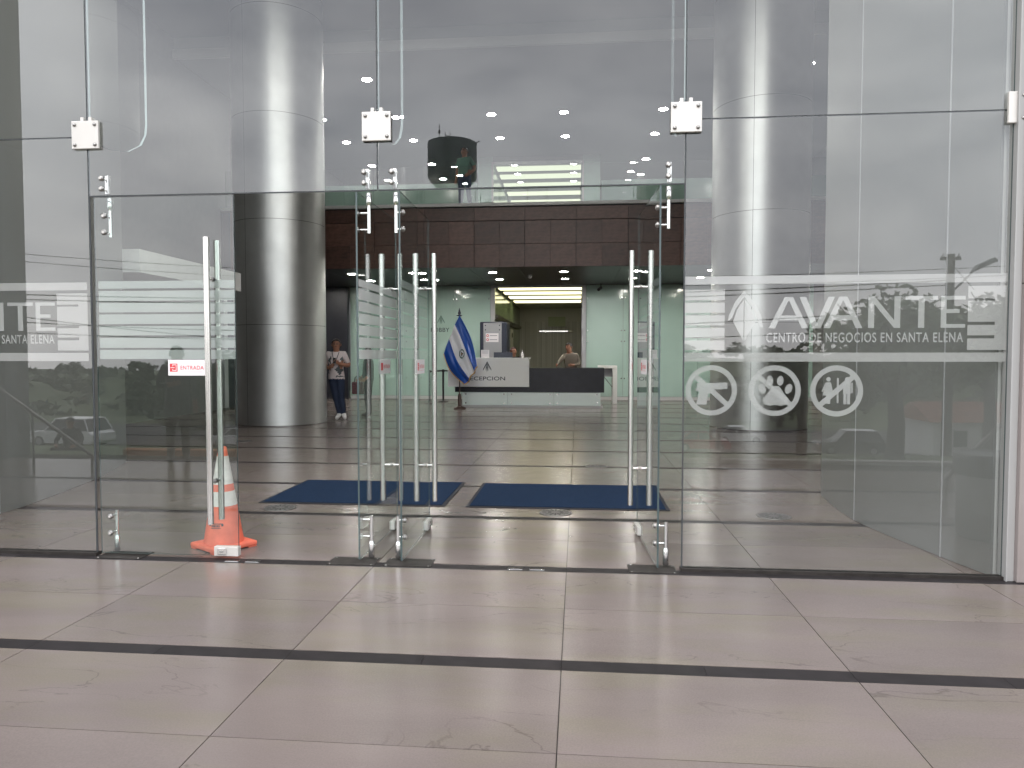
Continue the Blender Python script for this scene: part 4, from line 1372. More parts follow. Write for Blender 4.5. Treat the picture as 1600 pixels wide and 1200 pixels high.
# ================================================================== people
def person(name, label, loc, rz, J, mats, hair=True, cap=None, scale=1.0, cat='person', group=None, glasses=False):
    """one skinned body; J overrides joint positions of a 1.75 m figure facing -y"""
    P = dict(pelvis=(0, 0, .96), belly=(0, 0, 1.08), chest=(0, -.005, 1.27), neck0=(0, .01, 1.44), neck1=(0, .0, 1.495), jaw=(0, -.014, 1.545), mid=(0, -.005, 1.625), top=(0, .005, 1.715),
             sL=(.175, .01, 1.41), eL=(.225, .03, 1.13), wL=(.235, -.04, .89), hL=(.235, -.06, .82),
             sR=(-.175, .01, 1.41), eR=(-.225, .03, 1.13), wR=(-.235, -.04, .89), hR=(-.235, -.06, .82),
             pL=(.09, 0, .90), kL=(.10, -.015, .50), aL=(.105, .02, .10), bL=(.115, -.09, .04), tL=(.12, -.16, .035),
             pR=(-.09, 0, .90), kR=(-.10, -.015, .50), aR=(-.105, .02, .10), bR=(-.115, -.09, .04), tR=(-.12, -.16, .035))
    P.update({k: v for k, v in J.items() if k != 'face'})
    rad = dict(pelvis=(.175, .140), belly=(.180, .145), chest=(.200, .140), neck0=(.090, .082), neck1=(.064, .066), jaw=(.076, .088), mid=(.098, .118), top=(.072, .088),
               s=(.088, .088), e=(.056, .056), w=(.036, .034), h=(.044, .026), p=(.112, .112), k=(.076, .076), a=(.052, .056), b=(.054, .042), t=(.046, .032))
    names = list(P)
    idx = {k: i for i, k in enumerate(names)}
    V = [Vector(P[k]) for k in names]
    RD = [rad.get(k) or rad[k[0]] for k in names]
    E_ = [('pelvis', 'belly'), ('belly', 'chest'), ('chest', 'neck0'), ('neck0', 'neck1'), ('neck1', 'jaw'), ('jaw', 'mid'), ('mid', 'top')]
    for s in 'LR':
        E_ += [('chest', 's' + s), ('s' + s, 'e' + s), ('e' + s, 'w' + s), ('w' + s, 'h' + s), ('pelvis', 'p' + s), ('p' + s, 'k' + s), ('k' + s, 'a' + s), ('a' + s, 'b' + s), ('b' + s, 't' + s)]
    ED = [(idx[a], idx[b]) for a, b in E_]
    for s in 'LR':      # fingers
        h = Vector(P['h' + s]); w = Vector(P['w' + s])
        d = (h - w).normalized()
        side = d.cross(Vector((0, 1, 0)) if abs(d.y) < 0.8 else Vector((1, 0, 0))).normalized()
        palm = d.cross(side)
        for q, ln in ((-1.5, .050), (-.5, .060), (.5, .056), (1.5, .042)):
            b0 = len(V)
            V.append(h + side * q * .018 + d * .035); RD.append((.0095, .0095))
            V.append(V[-1] + d * ln * .55 + palm * .008); RD.append((.009, .009))
            V.append(V[-1] + d * ln * .35 + palm * .018); RD.append((.008, .008))
            ED += [(idx['h' + s], b0), (b0, b0 + 1), (b0 + 1, b0 + 2)]
        b0 = len(V)
        V.append(h + side * (-.045) - d * .01 + palm * .012); RD.append((.010, .010))
        V.append(V[-1] - side * .012 + d * .030 + palm * .01); RD.append((.009, .009))
        ED += [(idx['h' + s], b0), (b0, b0 + 1)]
    me = bpy.data.meshes.new('body')
    me.from_pydata([v[:] for v in V], ED, [])
    o = bpy.data.objects.new('body_tmp', me)
    C.objects.link(o)
    sk = o.modifiers.new('skin', 'SKIN')
    sk.use_smooth_shade = True
    lay = me.skin_vertices[0].data if me.skin_vertices else None
    if lay is None:
        bm = bmesh.new(); bm.from_mesh(me); bm.verts.layers.skin.verify(); bm.to_mesh(me); bm.free()
        lay = me.skin_vertices[0].data
    for i, r in enumerate(RD):
        lay[i].radius = r
        lay[i].use_root = (i == 0)
    ss = o.modifiers.new('sub', 'SUBSURF'); ss.levels = 3; ss.render_levels = 3
    dg = bpy.context.evaluated_depsgraph_get()
    bmz = bpy.data.meshes.new_from_object(o.evaluated_get(dg))
    bpy.data.objects.remove(o)
    bmz.name = 'body'
    root = empty(name, loc, rz)
    root.scale = (scale,) * 3
    tag(root, label, cat, group)
    bmz.materials.clear()
    ml = ['skin', mats.get('shirt'), mats.get('trousers'), mats.get('shoes', 'plastic_black'), mats.get('accent', mats.get('shirt'))]
    for m in ml:
        bmz.materials.append(M[m])
    sleeve = mats.get('sleeve', 0.55)
    bones = []
    for a, b in E_:
        bones.append((Vector(P[a]), Vector(P[b]), a, b))
    for p in bmz.polygons:
        c = p.center
        best = None
        for A, B, a, b in bones:
            ab = B - A
            t = max(0, min(1, (c - A).dot(ab) / max(1e-9, ab.length_squared)))
            ra, rb = rad.get(a) or rad[a[0]], rad.get(b) or rad[b[0]]
            dd = (c - (A + ab * t)).length - 0.85 * (min(ra) * (1 - t) + min(rb) * t)
            if best is None or dd < best[0]:
                best = (dd, t, a, b)
        dd, t, a, b = best
        mi = 0
        if a in ('pelvis', 'belly', 'chest') or (a == 'neck0' and t < 0.15):
            mi = 1
            if a == 'pelvis' and (b in ('pL', 'pR') or t < 0.25):
                mi = 2
        elif len(a) == 2 and a[0] == 's':
            mi = 1 if t < sleeve else 0
        elif len(a) == 2 and a[0] == 'e':
            mi = 1 if sleeve > 1 and t < (sleeve - 1) else 0
        elif len(a) == 2 and a[0] in 'pk':
            mi = 2
        elif len(a) == 2 and a[0] in 'ab':
            mi = 3
        elif len(a) == 2 and a[0] in 'w':
            mi = 0
        if mi == 2 and c.z > mats.get('hem', 9):
            mi = 1
        if mi == 1 and 'print' in mats and c.y < 0 and (len(a) != 2 or a[0] == 'p'):
            for poly in mats['print']:
                ins = False
                for q in range(len(poly)):
                    (xa, za), (xb, zb) = poly[q], poly[q - 1]
                    if (za > c.z) != (zb > c.z) and c.x < (xb - xa) * (c.z - za) / (zb - za) + xa:
                        ins = not ins
                if ins:
                    mi = 4
        p.material_index = mi
        p.use_smooth = True
    link('body', bmz, root, world=False)
    mid, top, jaw = Vector(P['mid']), Vector(P['top']), Vector(P['jaw'])
    up = (top - jaw).normalized()
    fwd = Vector(J.get('face', (0, -1, 0))).normalized()
    fwd = (fwd - up * fwd.dot(up)).normalized()
    rt = fwd.cross(up).normalized()
    def hp(a, b, c):
        return mid + rt * a + fwd * b + up * c
    if hair:
        bm = bmesh.new()
        bmesh.ops.create_icosphere(bm, subdivisions=3, radius=1.0)
        kill = []
        for v in bm.verts:
            q = v.co.copy()
            if q.z < -0.35 + 0.0 * q.y or (q.y > 0.45 and q.z < 0.42):
                kill.append(v)
            v.co = hp(q.x * 0.101, q.y * 0.122 - 0.008, q.z * 0.116 + 0.020) + Vector((random.uniform(-1, 1), random.uniform(-1, 1), random.uniform(-1, 1))) * 0.003
        bmesh.ops.delete(bm, geom=kill, context='VERTS')
        bm.verts.index_update()
        MB().add([v.co[:] for v in bm.verts], [[v.index for v in f.verts] for f in bm.faces], 0, True).build('hair', mats.get('hair', 'hair'), root, False)
        bm.free()
    if cap:
        bm = bmesh.new()
        bmesh.ops.create_icosphere(bm, subdivisions=3, radius=1.0)
        kill = [v for v in bm.verts if v.co.z < 0.0]
        for v in bm.verts:
            q = v.co.copy()
            v.co = hp(q.x * 0.100, q.y * 0.120, q.z * 0.105 + 0.028)
        bmesh.ops.delete(bm, geom=kill, context='VERTS')
        bm.verts.index_update()
        mb = MB().add([v.co[:] for v in bm.verts], [[v.index for v in f.verts] for f in bm.faces], 0, True)
        bm.free()
        rim = cap[1]
        n = 20
        v = []
        for k in range(n):
            t = 2 * pi * k / n
            ex = rim if rim > 0.05 else 0.0
            fr_ = 0.09 * max(0, sin(t)) if rim <= 0.05 else 0
            v += [hp(cos(t) * 0.100, sin(t) * 0.120, 0.030), hp(cos(t) * (0.102 + ex), sin(t) * (0.122 + ex) + fr_, 0.014)]
        mb.add(v, [(2 * k, (2 * k + 2) % (2 * n), (2 * k + 3) % (2 * n), 2 * k + 1) for k in range(n)], 0, True)
        mb.build('hat', cap[0], root, False)
    # face
    for s in (-1, 1):
        mb = MB()
        c = hp(s * 0.032, 0.100, 0.002)
        mb.add([c + rt * (0.013 * cos(t)) + up * (0.006 * sin(t)) + fwd * 0.004 for t in [2 * pi * k / 10 for k in range(10)]], [tuple(range(10))])
        mb.build('eye', 'hair', root, False)
        mb = MB()
        a = hp(s * 0.015, 0.106, 0.024); b = hp(s * 0.048, 0.092, 0.026)
        mb.tube([a, (a + b) / 2 + up * 0.004, b], 0.0045, 6)
        mb.build('eyebrow', 'hair', root, False)
        e_ = hp(s * 0.088, -0.005, -0.005)
        mb = MB().tube([e_ + up * 0.03, e_ + rt * s * 0.012 + up * 0.02, e_ + rt * s * 0.010 - up * 0.015, e_ - up * 0.028], [0.006, 0.012, 0.010, 0.005], 8)
        mb.build('ear', 'skin', root, False)
    MB().tube([hp(0, 0.102, 0.012), hp(0, 0.116, -0.018), hp(0, 0.121, -0.028), hp(0, 0.098, -0.036)], [0.007, 0.012, 0.015, 0.008], 8).build('nose', 'skin', root, False)
    MB().tube([hp(-0.024, 0.088, -0.058), hp(0, 0.101, -0.058), hp(0.024, 0.088, -0.058)], [0.003, 0.006, 0.003], 6).build('mouth', 'cloth_maroon', root, False)
    if glasses:
        mb = MB()
        for s in (-1, 1):
            c = hp(s * 0.034, 0.112, 0.0)
            pts = [c + rt * (0.024 * cos(t)) + up * (0.017 * sin(t)) for t in [2 * pi * k / 14 for k in range(15)]]
            mb.tube(pts, 0.003, 6)
            mb.tube([c + rt * s * 0.024, hp(s * 0.092, 0.0, 0.01)], 0.003, 6)
        mb.build('glasses', 'plastic_black', root, False)
    return root

man = person('person', 'person in a white printed shirt, navy jeans and white shoes near the column', (-5.47, 11.0, 0), R(8),
             dict(face=(0.1, -1, 0), eL=(.27, .02, 1.16), wL=(.10, -.20, 1.21), hL=(.05, -.25, 1.25), eR=(-.27, .02, 1.14), wR=(-.12, -.22, 1.12), hR=(-.05, -.26, 1.17),
                  kR=(-.02, -.03, .50), aR=(.06, -.02, .10), bR=(.03, -.13, .04), tR=(.02, -.20, .035), aL=(.15, .0, .10), bL=(.19, -.11, .04), tL=(.21, -.18, .035), pelvis=(-.02, 0, .96)),
             dict(shirt='shirt_white', trousers='jeans_navy', shoes='shoe_white', sleeve=0.75, hem=0.88, accent='ink',
                  print=([(0.0, 1.09), (0.08, 1.16), (0.16, 1.08), (0.10, 0.95)], [(-0.20, 1.00), (-0.12, 1.00), (-0.17, 1.07)], [(0.0, 0.92), (0.18, 0.92), (0.14, 0.95), (0.03, 0.95)],
                         [(-0.17, 1.29), (-0.09, 1.37), (-0.10, 1.22)], [(0.10, 1.30), (0.16, 1.36), (0.17, 1.22)])), scale=1.04, glasses=True)
# lanyard and phone
MB().tube([(-0.075, -0.085, 1.46), (-0.035, -0.155, 1.32), (0.0, -0.165, 1.22), (0.035, -0.155, 1.32), (0.075, -0.085, 1.46)], 0.008, 6).build('lanyard', 'ink', man, False)
MB().bbox(-0.02, 0.045, -0.30, -0.285, 1.22, 1.34, 0.004).build('phone', 'plastic_black', man, False)

lady = person('person', 'person in black with a patterned handbag half hidden by the open door leaf', (-4.90, 11.55, 0), R(-60),
              dict(eL=(.24, .02, 1.12), wL=(.26, -.12, .98), hL=(.26, -.17, .95), eR=(-.24, .02, 1.12), wR=(-.26, -.12, .98), hR=(-.26, -.17, .95)),
              dict(shirt='cloth_black', trousers='cloth_black', shoes='plastic_black', sleeve=1.7), scale=0.93)
t = empty('handbag', (-5.05, 11.2, 0.55))
tag(t, 'dark red patterned handbag hanging from a hand beside the printed shirt', 'handbag')
MB().bbox(-5.19, -4.91, 11.20, 11.32, 0.55, 0.84, 0.03).build('bag_body', 'bag_pattern', t)
MB().tube([(-5.14, 11.26, 0.84), (-5.12, 11.26, 0.94), (-5.05, 11.26, 0.98), (-4.98, 11.26, 0.94), (-4.96, 11.26, 0.84)], 0.010, 8).build('strap', 'plastic_black', t)

person('person', 'uniformed person in khaki leaning behind the black reception counter', (-0.20, 16.25, 0), R(8),
       dict(face=(-0.75, -0.65, -0.1), chest=(-.03, -.07, 1.27), neck0=(-.05, -.10, 1.44), neck1=(-.065, -.115, 1.505), jaw=(-.08, -.13, 1.555), mid=(-.085, -.125, 1.635), top=(-.08, -.115, 1.72),
            sL=(.15, -.06, 1.40), sR=(-.22, -.10, 1.38), eR=(-.36, -.12, 1.22), wR=(-.43, -.20, 1.12), hR=(-.44, -.27, 1.13),
            eL=(.22, -.10, 1.15), wL=(.02, -.26, 1.13), hL=(-.06, -.30, 1.13)),
       dict(shirt='shirt_khaki', trousers='jeans_navy', shoes='plastic_black', sleeve=1.85), scale=1.03)
person('person', 'person with dark red hair peeking over the monitor at the reception', (-1.88, 16.0, 0), R(40),
       dict(wL=(.15, -.25, 1.02), hL=(.13, -.32, 1.04), wR=(-.15, -.25, 1.02), hR=(-.13, -.32, 1.04)),
       dict(shirt='cloth_black', trousers='cloth_black', sleeve=1.8, hair='hair_red'), scale=0.96)
person('person', 'person in a green shirt and jeans standing on the mezzanine behind the glass', (-3.07, 14.5, 5.335), R(-15),
       dict(aL=(.17, .0, .10), kL=(.14, -.02, .5), bL=(.19, -.1, .04), tL=(.2, -.17, .035), aR=(-.14, .03, .10), eL=(.30, .05, 1.16), wL=(.18, -.10, .98), hL=(.13, -.14, .95)),
       dict(shirt='shirt_green', trousers='jeans_blue', sleeve=0.7), scale=0.98)

# people out on the forecourt, seen in the glass
person('person', 'capped bystander in dark clothes mirrored in the closed door leaf', (-5.38, -4.35, 0), R(180 - 35),
       dict(eL=(.25, -.02, 1.16), wL=(.10, -.20, 1.18), hL=(.04, -.24, 1.20)),
       dict(shirt='cloth_black', trousers='cloth_black', shoes='plastic_black', sleeve=1.8), cap=('cloth_black', 0.0), scale=0.90)
person('person', 'hatted bystander sitting on the ground in dark clothes mirrored before the white car', (-12.7, -12.0, ground_z(-12.7, -12.0) - 0.86), R(165),
       dict(pL=(.09, -.02, .94), pR=(-.09, -.02, .94), kL=(.34, -.27, .97), aL=(.07, -.36, .92), bL=(-.03, -.40, .91), tL=(-.09, -.42, .91), kR=(-.34, -.27, .97), aR=(-.07, -.42, .92), bR=(.03, -.47, .91), tR=(.09, -.49, .91),
            eL=(.30, -.08, 1.18), wL=(.22, -.30, 1.06), hL=(.18, -.36, 1.05), eR=(-.30, -.08, 1.18), wR=(-.22, -.30, 1.06), hR=(-.18, -.36, 1.05)),
       dict(shirt='cloth_black', trousers='cloth_black', shoes='plastic_black', sleeve=1.8), cap=('cloth_black', 0.07))

# ================================================================== forecourt things seen only as reflections
pil = empty('outer_pillar', (-9.3, -5.6, 0))
tag(pil, 'tall dark clad outer pillar mirrored at the left edge of the glass', 'pillar')
for z0, z1 in ((0, 2.2), (2.21, 4.5), (4.51, 7.0), (7.01, 9.6), (9.61, 13.0)):
    MB().bbox(-11.0, -8.30, -5.30, -4.85, z0 - (0.6 if z0 == 0 else 0), z1, 0.01).build('clad_panel', 'tank_grey', pil)
t = empty('litter_bin', (3.22, -1.12, 0))
tag(t, 'round pale bin with a dark liner mirrored at the right of the logo pane', 'bin')
MB().lathe([(0.20, 0.0), (0.22, 0.02), (0.235, 0.50)], 32, 3.26, -1.14).build('bin_body', 'bin_grey', t)
MB().lathe([(0.238, 0.501), (0.25, 0.52), (0.25, 0.66), (0.235, 0.675), (0.21, 0.66)], 32, 3.26, -1.14).build('liner_rim', 'plastic_black', t)
def handrail(x0, z0, x1, z1, y, lab):
    e = empty('handrail', (min(x0, x1), y, 0))
    tag(e, lab, 'handrail')
    MB().tube([(x0, y, z0), (x1, y, z1)], 0.022, 12).build('rail', 'steel_dark', e)
    n = 3
    for k in range(n):
        t_ = 0.05 + 0.9 * k / (n - 1)
        x = x0 + (x1 - x0) * t_; z = z0 + (z1 - z0) * t_
        if z > 0.05:
            MB().tube([(x, y, 0.0), (x, y, z - 0.01)], 0.016, 10).build('post', 'steel_dark', e)
handrail(-7.75, 1.32, -6.00, 0.13, -3.6, 'sloping steel handrail mirrored across the far left pane')
handrail(4.30, 0.92, 3.62, 0.20, -2.6, 'short sloping steel handrail mirrored near the bin')
t = empty('steel_bollard_post', (1.78, -4.42, 0))
tag(t, 'slim dark post on a square foot mirrored in the logo pane', 'post')
MB().bbox(1.68, 1.88, -4.52, -4.32, 0.0, 0.025, 0.004).build('foot', 'steel_dark', t)
MB().tube([(1.78, -4.42, 0.025), (1.78, -4.42, 1.0)], 0.035, 12).build('pole', 'steel_dark', t)
MB().lathe([(0.035, 1.0), (0.042, 1.01), (0.02, 1.04)], 14, 1.78, -4.42).build('cap', 'steel_dark', t)

# ------------------------------------------------------------------ vehicles
def car(label, loc, rz, paint, suv=False):
    e = empty('parked_car', loc, rz)
    tag(e, label, 'car', 'cars parked on the slope below')
    L, Wd, H = (4.5, 1.82, 1.62) if suv else (4.3, 1.74, 1.46)
    hw = Wd / 2
    low = [(-L / 2, 0.35), (-L / 2 + 0.06, 0.72), (-L / 2 + 0.25, 0.88), (-L * 0.20, 0.96), (L * 0.22, 0.98), (L * 0.42, 0.96 if not suv else 1.0), (L / 2 - 0.05, 0.80), (L / 2, 0.40), (L / 2 - 0.1, 0.24), (-L / 2 + 0.1, 0.24)]
    cab0 = [(-L * 0.22, 0.95), (L * (0.44 if suv else 0.36), 0.97)]
    cab1 = [(-L * 0.08, H), (L * (0.36 if suv else 0.20), H)]
    b = MB()
    secs = [(-hw, 0.93), (-hw * 0.97, 1.0), (hw * 0.97, 1.0), (hw, 0.93)]
    n = len(low)
    v = []
    for yy, sc in ((-hw, 0.0), (-hw + 0.06, 1.0), (hw - 0.06, 1.0), (hw, 0.0)):
        for x, z in low:
            v.append((x * (0.985 if sc == 0 else 1), yy, (z - 0.55) * (0.93 if sc == 0 else 1) + 0.55))
    f = [tuple(range(n))[::-1], tuple(range(3 * n, 4 * n))]
    for s in range(3):
        f += [(s * n + i, s * n + (i + 1) % n, (s + 1) * n + (i + 1) % n, (s + 1) * n + i) for i in range(n)]
    b.add(v, f, 0)
    b.build('body', paint, e, False)
    rf = MB()
    tw = hw * 0.80
    a0, a1, c0, c1 = cab0[0], cab0[1], cab1[0], cab1[1]
    v = [(a0[0], -hw + .05, a0[1]), (a1[0], -hw + .05, a1[1]), (c1[0], -tw, c1[1]), (c0[0], -tw, c0[1]), (a0[0], hw - .05, a0[1]), (a1[0], hw - .05, a1[1]), (c1[0], tw, c1[1]), (c0[0], tw, c0[1])]
    rf.add(v, [(0, 1, 2, 3), (7, 6, 5, 4), (0, 3, 7, 4), (1, 5, 6, 2)], 0)
    rf.build('windows', 'window_dark', e, False)
    MB().bbox(c0[0] - 0.05, c1[0] + 0.05, -tw - .02, tw + .02, H - 0.005, H + 0.05, 0.02).build('roof', paint, e, False)
    pl_ = MB()
    for s in (-1, 1):
        for A_, B_ in (((a0[0], a0[1]), (c0[0], c0[1])), ((a1[0], a1[1]), (c1[0], c1[1])), (((a0[0] + a1[0]) / 2, 0.97), ((c0[0] + c1[0]) / 2, H))):
            pl_.tube([(A_[0], s * (hw - .04), A_[1]), (B_[0], s * (tw + .012), B_[1])], 0.04, 8)
    pl_.build('window_pillars', paint, e, False)
    for sx_ in (-1, 1):
        for sy_ in (-1, 1):
            w = MB().lathe([(0.22, -0.10), (0.32, -0.09), (0.335, -0.05), (0.335, 0.05), (0.32, 0.09), (0.22, 0.10)], 24).build('wheel', 'tyre', e, False, (sx_ * L * 0.30, sy_ * (hw - 0.08), 0.335), (R(90), 0, 0))
            MB().lathe([(0.20, -0.105), (0.20, 0.105)], 16).build('rim', 'plastic_grey', w, False)
            MB().bbox(sx_ * (L / 2 - 0.16) - 0.1, sx_ * (L / 2 - 0.16) + 0.1, sy_ * (hw - 0.22) - 0.14, sy_ * (hw - 0.22) + 0.14, 0.66, 0.80, 0.02).build('headlight' if sx_ < 0 else 'tail_light', 'paper' if sx_ < 0 else 'tail_red', e, False)
    return e
def put(x, y):
    return (x, y, ground_z(x, y) + (0.10 if -70 < y < -46 else 0.02))
car('white car mirrored at the left beside the crouching bystander', put(-29.2, -34.0), R(8), 'car_white', True)
car('white car mirrored behind the film rings of the logo pane', put(13.8, -58.0), R(184), 'car_white')
car('dark car mirrored right of the film rings, behind the tree trunk', put(18.3, -45.5), R(3), 'car_dark', True)
car('white car mirrored through the closed leaf behind the capped bystander', put(-28.0, -52.0), R(2), 'car_white')
car('red car mirrored low at the left of the logo pane', put(9.3, -50.5), R(180), 'car_red')

# ------------------------------------------------------------------ trees
def leaf_cloud(mb, c, rx, rz, n, s, mi=0):
    clumps = []
    for k in range(max(5, n // 90)):
        th = random.uniform(0, 2 * pi); ph = random.uniform(-0.75, 1.0); rr = random.uniform(0.45, 0.92)
        q = math.sqrt(max(0, 1 - ph * ph))
        clumps.append((Vector((c[0] + rx * rr * q * cos(th), c[1] + rx * rr * q * sin(th), c[2] + rz * rr * ph)), random.uniform(0.25, 0.42)))
    for k in range(n):
        p, f = random.choice(clumps)
        d = Vector((random.gauss(0, 1), random.gauss(0, 1), random.gauss(0, 0.8)))
        d = d.normalized() * (random.random() ** 0.5)
        q = p + Vector((d.x * rx * f, d.y * rx * f, d.z * rz * f))
        a = Vector((random.uniform(-1, 1), random.uniform(-1, 1), random.uniform(-.6, .6))).normalized() * s * random.uniform(0.6, 1.3)
        b = a.cross(Vector((random.uniform(-1, 1), random.uniform(-1, 1), random.uniform(-1, 1)))).normalized() * s * 0.5
        mb.add([q - a, q + b, q + a, q - b], [(0, 1, 2, 3)], mi)

def tree(label, x, y, h, rx, rz, tr, n, s, m='leaf', group='trees along the slope'):
    z = ground_z(x, y)
    e = empty('tree', (x, y, z))
    tag(e, label, 'tree', group)
    tk = MB()
    top = h - rz * 1.2
    tk.tube([(x, y, z - 0.3), (x + tr * .3, y, z + top * 0.4), (x - tr * .4, y + .05, z + top)], [tr * 1.25, tr, tr * 0.75], 10)
    for k in range(6):
        a = k * 1.05 + random.random()
        r1 = rx * random.uniform(0.5, 0.8)
        b0 = Vector((x, y, z + top * random.uniform(0.55, 0.98)))
        p1 = b0 + Vector((cos(a) * r1 * 0.5, sin(a) * r1 * 0.5, rz * 0.5))
        p2 = b0 + Vector((cos(a) * r1, sin(a) * r1, rz * random.uniform(0.8, 1.3)))
        tk.tube([b0, p1, p2], [tr * 0.5, tr * 0.3, tr * 0.12], 7)
    tk.build('trunk', 'bark', e)
    cr_ = MB()
    leaf_cloud(cr_, (x, y, z + h - rz), rx, rz, n, s)
    cr_.build('crown', m, e)
    return e
tree('broad low tree with a forked trunk mirrored behind the big letters', 6.95, -11.6, 3.35, 1.95, 1.15, 0.17, 3200, 0.12)
tree('tree mirrored behind the street lamp pole', 12.2, -24.0, 6.4, 3.4, 2.3, 0.22, 2200, 0.2)
tree('small tree mirrored behind the third film ring', 9.6, -27.0, 4.8, 2.7, 1.8, 0.2, 1600, 0.2, 'leaf_dark')
tree('dark tree mirrored low at the left beside the outer pillar', -20.5, -37.0, 5.6, 4.2, 2.6, 0.25, 2200, 0.26, 'leaf_dark')
tree('dark tree mirrored in the middle of the closed leaf', -20.0, -62.0, 7.6, 5.0, 3.0, 0.3, 1800, 0.32, 'leaf_dark')
tree('wide dark tree mirrored left of the closed leaf', -33.0, -58.0, 6.6, 6.0, 3.0, 0.3, 1800, 0.34, 'leaf_dark')
tree('tree mirrored right of the lamp pole', 20.5, -33.0, 8.6, 4.2, 3.0, 0.28, 2000, 0.26)
tree('tall tree mirrored at the right edge of the logo pane', 26.5, -40.0, 10.5, 5.0, 3.8, 0.3, 2000, 0.3, 'leaf_dark')
tree('round tree mirrored left of the big emblem', 4.2, -66.0, 6.2, 3.6, 2.3, 0.25, 1400, 0.28, 'leaf_dark')
tree('round tree mirrored behind the second film ring', 12.2, -76.0, 6.4, 4.4, 2.6, 0.25, 1500, 0.3, 'leaf_dark')
tree('spreading tree mirrored behind the seated row of cars', 21.5, -74.0, 8.6, 5.4, 3.0, 0.3, 1700, 0.32, 'leaf')
# far woods on the opposite hills
fw = MB()
for k in range(330):
    x = random.uniform(-330, 240); y = -random.uniform(140, 300)
    z = ground_z(x, y)
    leaf_cloud(fw, (x, y, z + 2.6), random.uniform(4, 9), random.uniform(2.4, 4.2), 110, 1.1)
tag(fw.build('far_woods', 'leaf_dark'), 'dark wooded hillside beyond the valley mirrored along the horizon', 'woods', kind='stuff')
# tufts of grass at the lawn edge
gb = MB()
for k in range(2600):
    x = random.uniform(-6.5, 6.5); y = -5.15 - random.random() ** 2 * 3.2
    if x < 0.4 and random.random() < 0.55:
        continue
    z = ground_z(x, y) + (0.08 if x < -0.5 else 0)
    a = random.uniform(0, 2 * pi); h_ = random.uniform(0.05, 0.16)
    dx, dy = cos(a) * 0.014, sin(a) * 0.014
    ox, oy = random.uniform(-.05, .05), random.uniform(-.05, .05)
    gb.add([(x - dx, y - dy, z), (x + dx, y + dy, z), (x + ox, y + oy, z + h_)], [(0, 1, 2)])
tag(gb.build('grass', 'grass_blade'), 'loose grass tufts along the lawn edge', 'grass', kind='stuff')

# ------------------------------------------------------------------ houses
def house(label, x, y, w, d, h, m, roof=True):
    z = ground_z(x, y)
    e = empty('house', (x, y, z))
    tag(e, label, 'house', 'houses below the forecourt')
    wl_ = MB().box(x - w / 2, x + w / 2, y - d / 2, y + d / 2, z - 1, z + h).build('wall', m, e)
    if roof:
        o = 0.4
        v = [(x - w / 2 - o, y - d / 2 - o, z + h + .002), (x + w / 2 + o, y - d / 2 - o, z + h + .002), (x + w / 2 + o, y + d / 2 + o, z + h + .002), (x - w / 2 - o, y + d / 2 + o, z + h + .002), (x - w / 2 - o, y, z + h + 1.2), (x + w / 2 + o, y, z + h + 1.2)]
        MB().add(v, [(0, 1, 5, 4), (2, 3, 4, 5), (0, 4, 3), (1, 2, 5), (3, 2, 1, 0)]).build('roof', 'roof_tile', e)
    else:
        MB().box(x - w / 2 - .2, x + w / 2 + .2, y - d / 2 - .2, y + d / 2 + .2, z + h + .002, z + h + 0.35).build('roof', 'concrete', e)
    nw = max(2, int(w / 2.4))
    for k in range(nw):
        xx = x - w / 2 + (k + 0.5) * w / nw
        wd = MB().bbox(xx - 0.5, xx + 0.5, y + d / 2 + 0.005, y + d / 2 + 0.09, z + 0.9, z + 2.1, 0.01).build('window', 'white_trim', e)
        MB().box(xx - 0.42, xx + 0.42, y + d / 2 + 0.092, y + d / 2 + 0.10, z + 0.98, z + 2.02).build('pane', 'window_dark', wd)
    return e
house('low white walled house mirrored right of the tree trunk', 26.6, -47.0, 6.5, 5, 2.6, 'white_wall')
house('red roofed house mirrored behind the first film ring', 5.5, -82.0, 11, 7, 3.0, 'white_wall')
house('long flat roofed building mirrored behind the second film ring', 16.0, -92.0, 16, 8, 4.6, 'concrete', False)
house('pale house on the slope mirrored in the closed leaf', -27.0, -82.0, 10, 7, 3.2, 'white_wall')
house('flat roofed pale house mirrored low at the left', -44.0, -96.0, 12, 8, 3.4, 'concrete', False)

# ------------------------------------------------------------------ street lamp, power pole and wires
def zz(x, y):
    return ground_z(x, y)
pp = empty('power_pole', (19.5, -35.0, zz(19.5, -35)))
tag(pp, 'dark power pole with crossarm mirrored above the letter E', 'pole')
MB().tube([(19.5, -35, zz(19.5, -35) - .3), (19.5, -35, 6.75)], [0.26, 0.20], 12).build('pole_shaft', 'bark', pp)
MB().bbox(19.0, 20.0, -35.08, -34.92, 6.45, 6.62, 0.01).build('crossarm', 'bark', pp)
for xx in (19.1, 19.5, 19.9):
    MB().lathe([(0.05, 6.62), (0.07, 6.66), (0.05, 6.72), (0.06, 6.76), (0.02, 6.82)], 10, xx, -35.0).build('insulator', 'paper', pp)
MB().tube([(19.5, -35, 6.3), (20.7, -35, 4.9)], 0.025, 6).build('stay_wire', 'cable', pp)
sl = empty('street_lamp', (20.3, -34.6, 5.0))
tag(sl, 'street lamp with a flat tilted head mirrored beside the power pole', 'street lamp')
MB().tube([(19.62, -34.75, 4.9), (20.0, -34.6, 5.35), (20.5, -34.6, 5.9)], [0.06, 0.05, 0.045], 10).build('lamp_arm', 'lamp_head', sl)
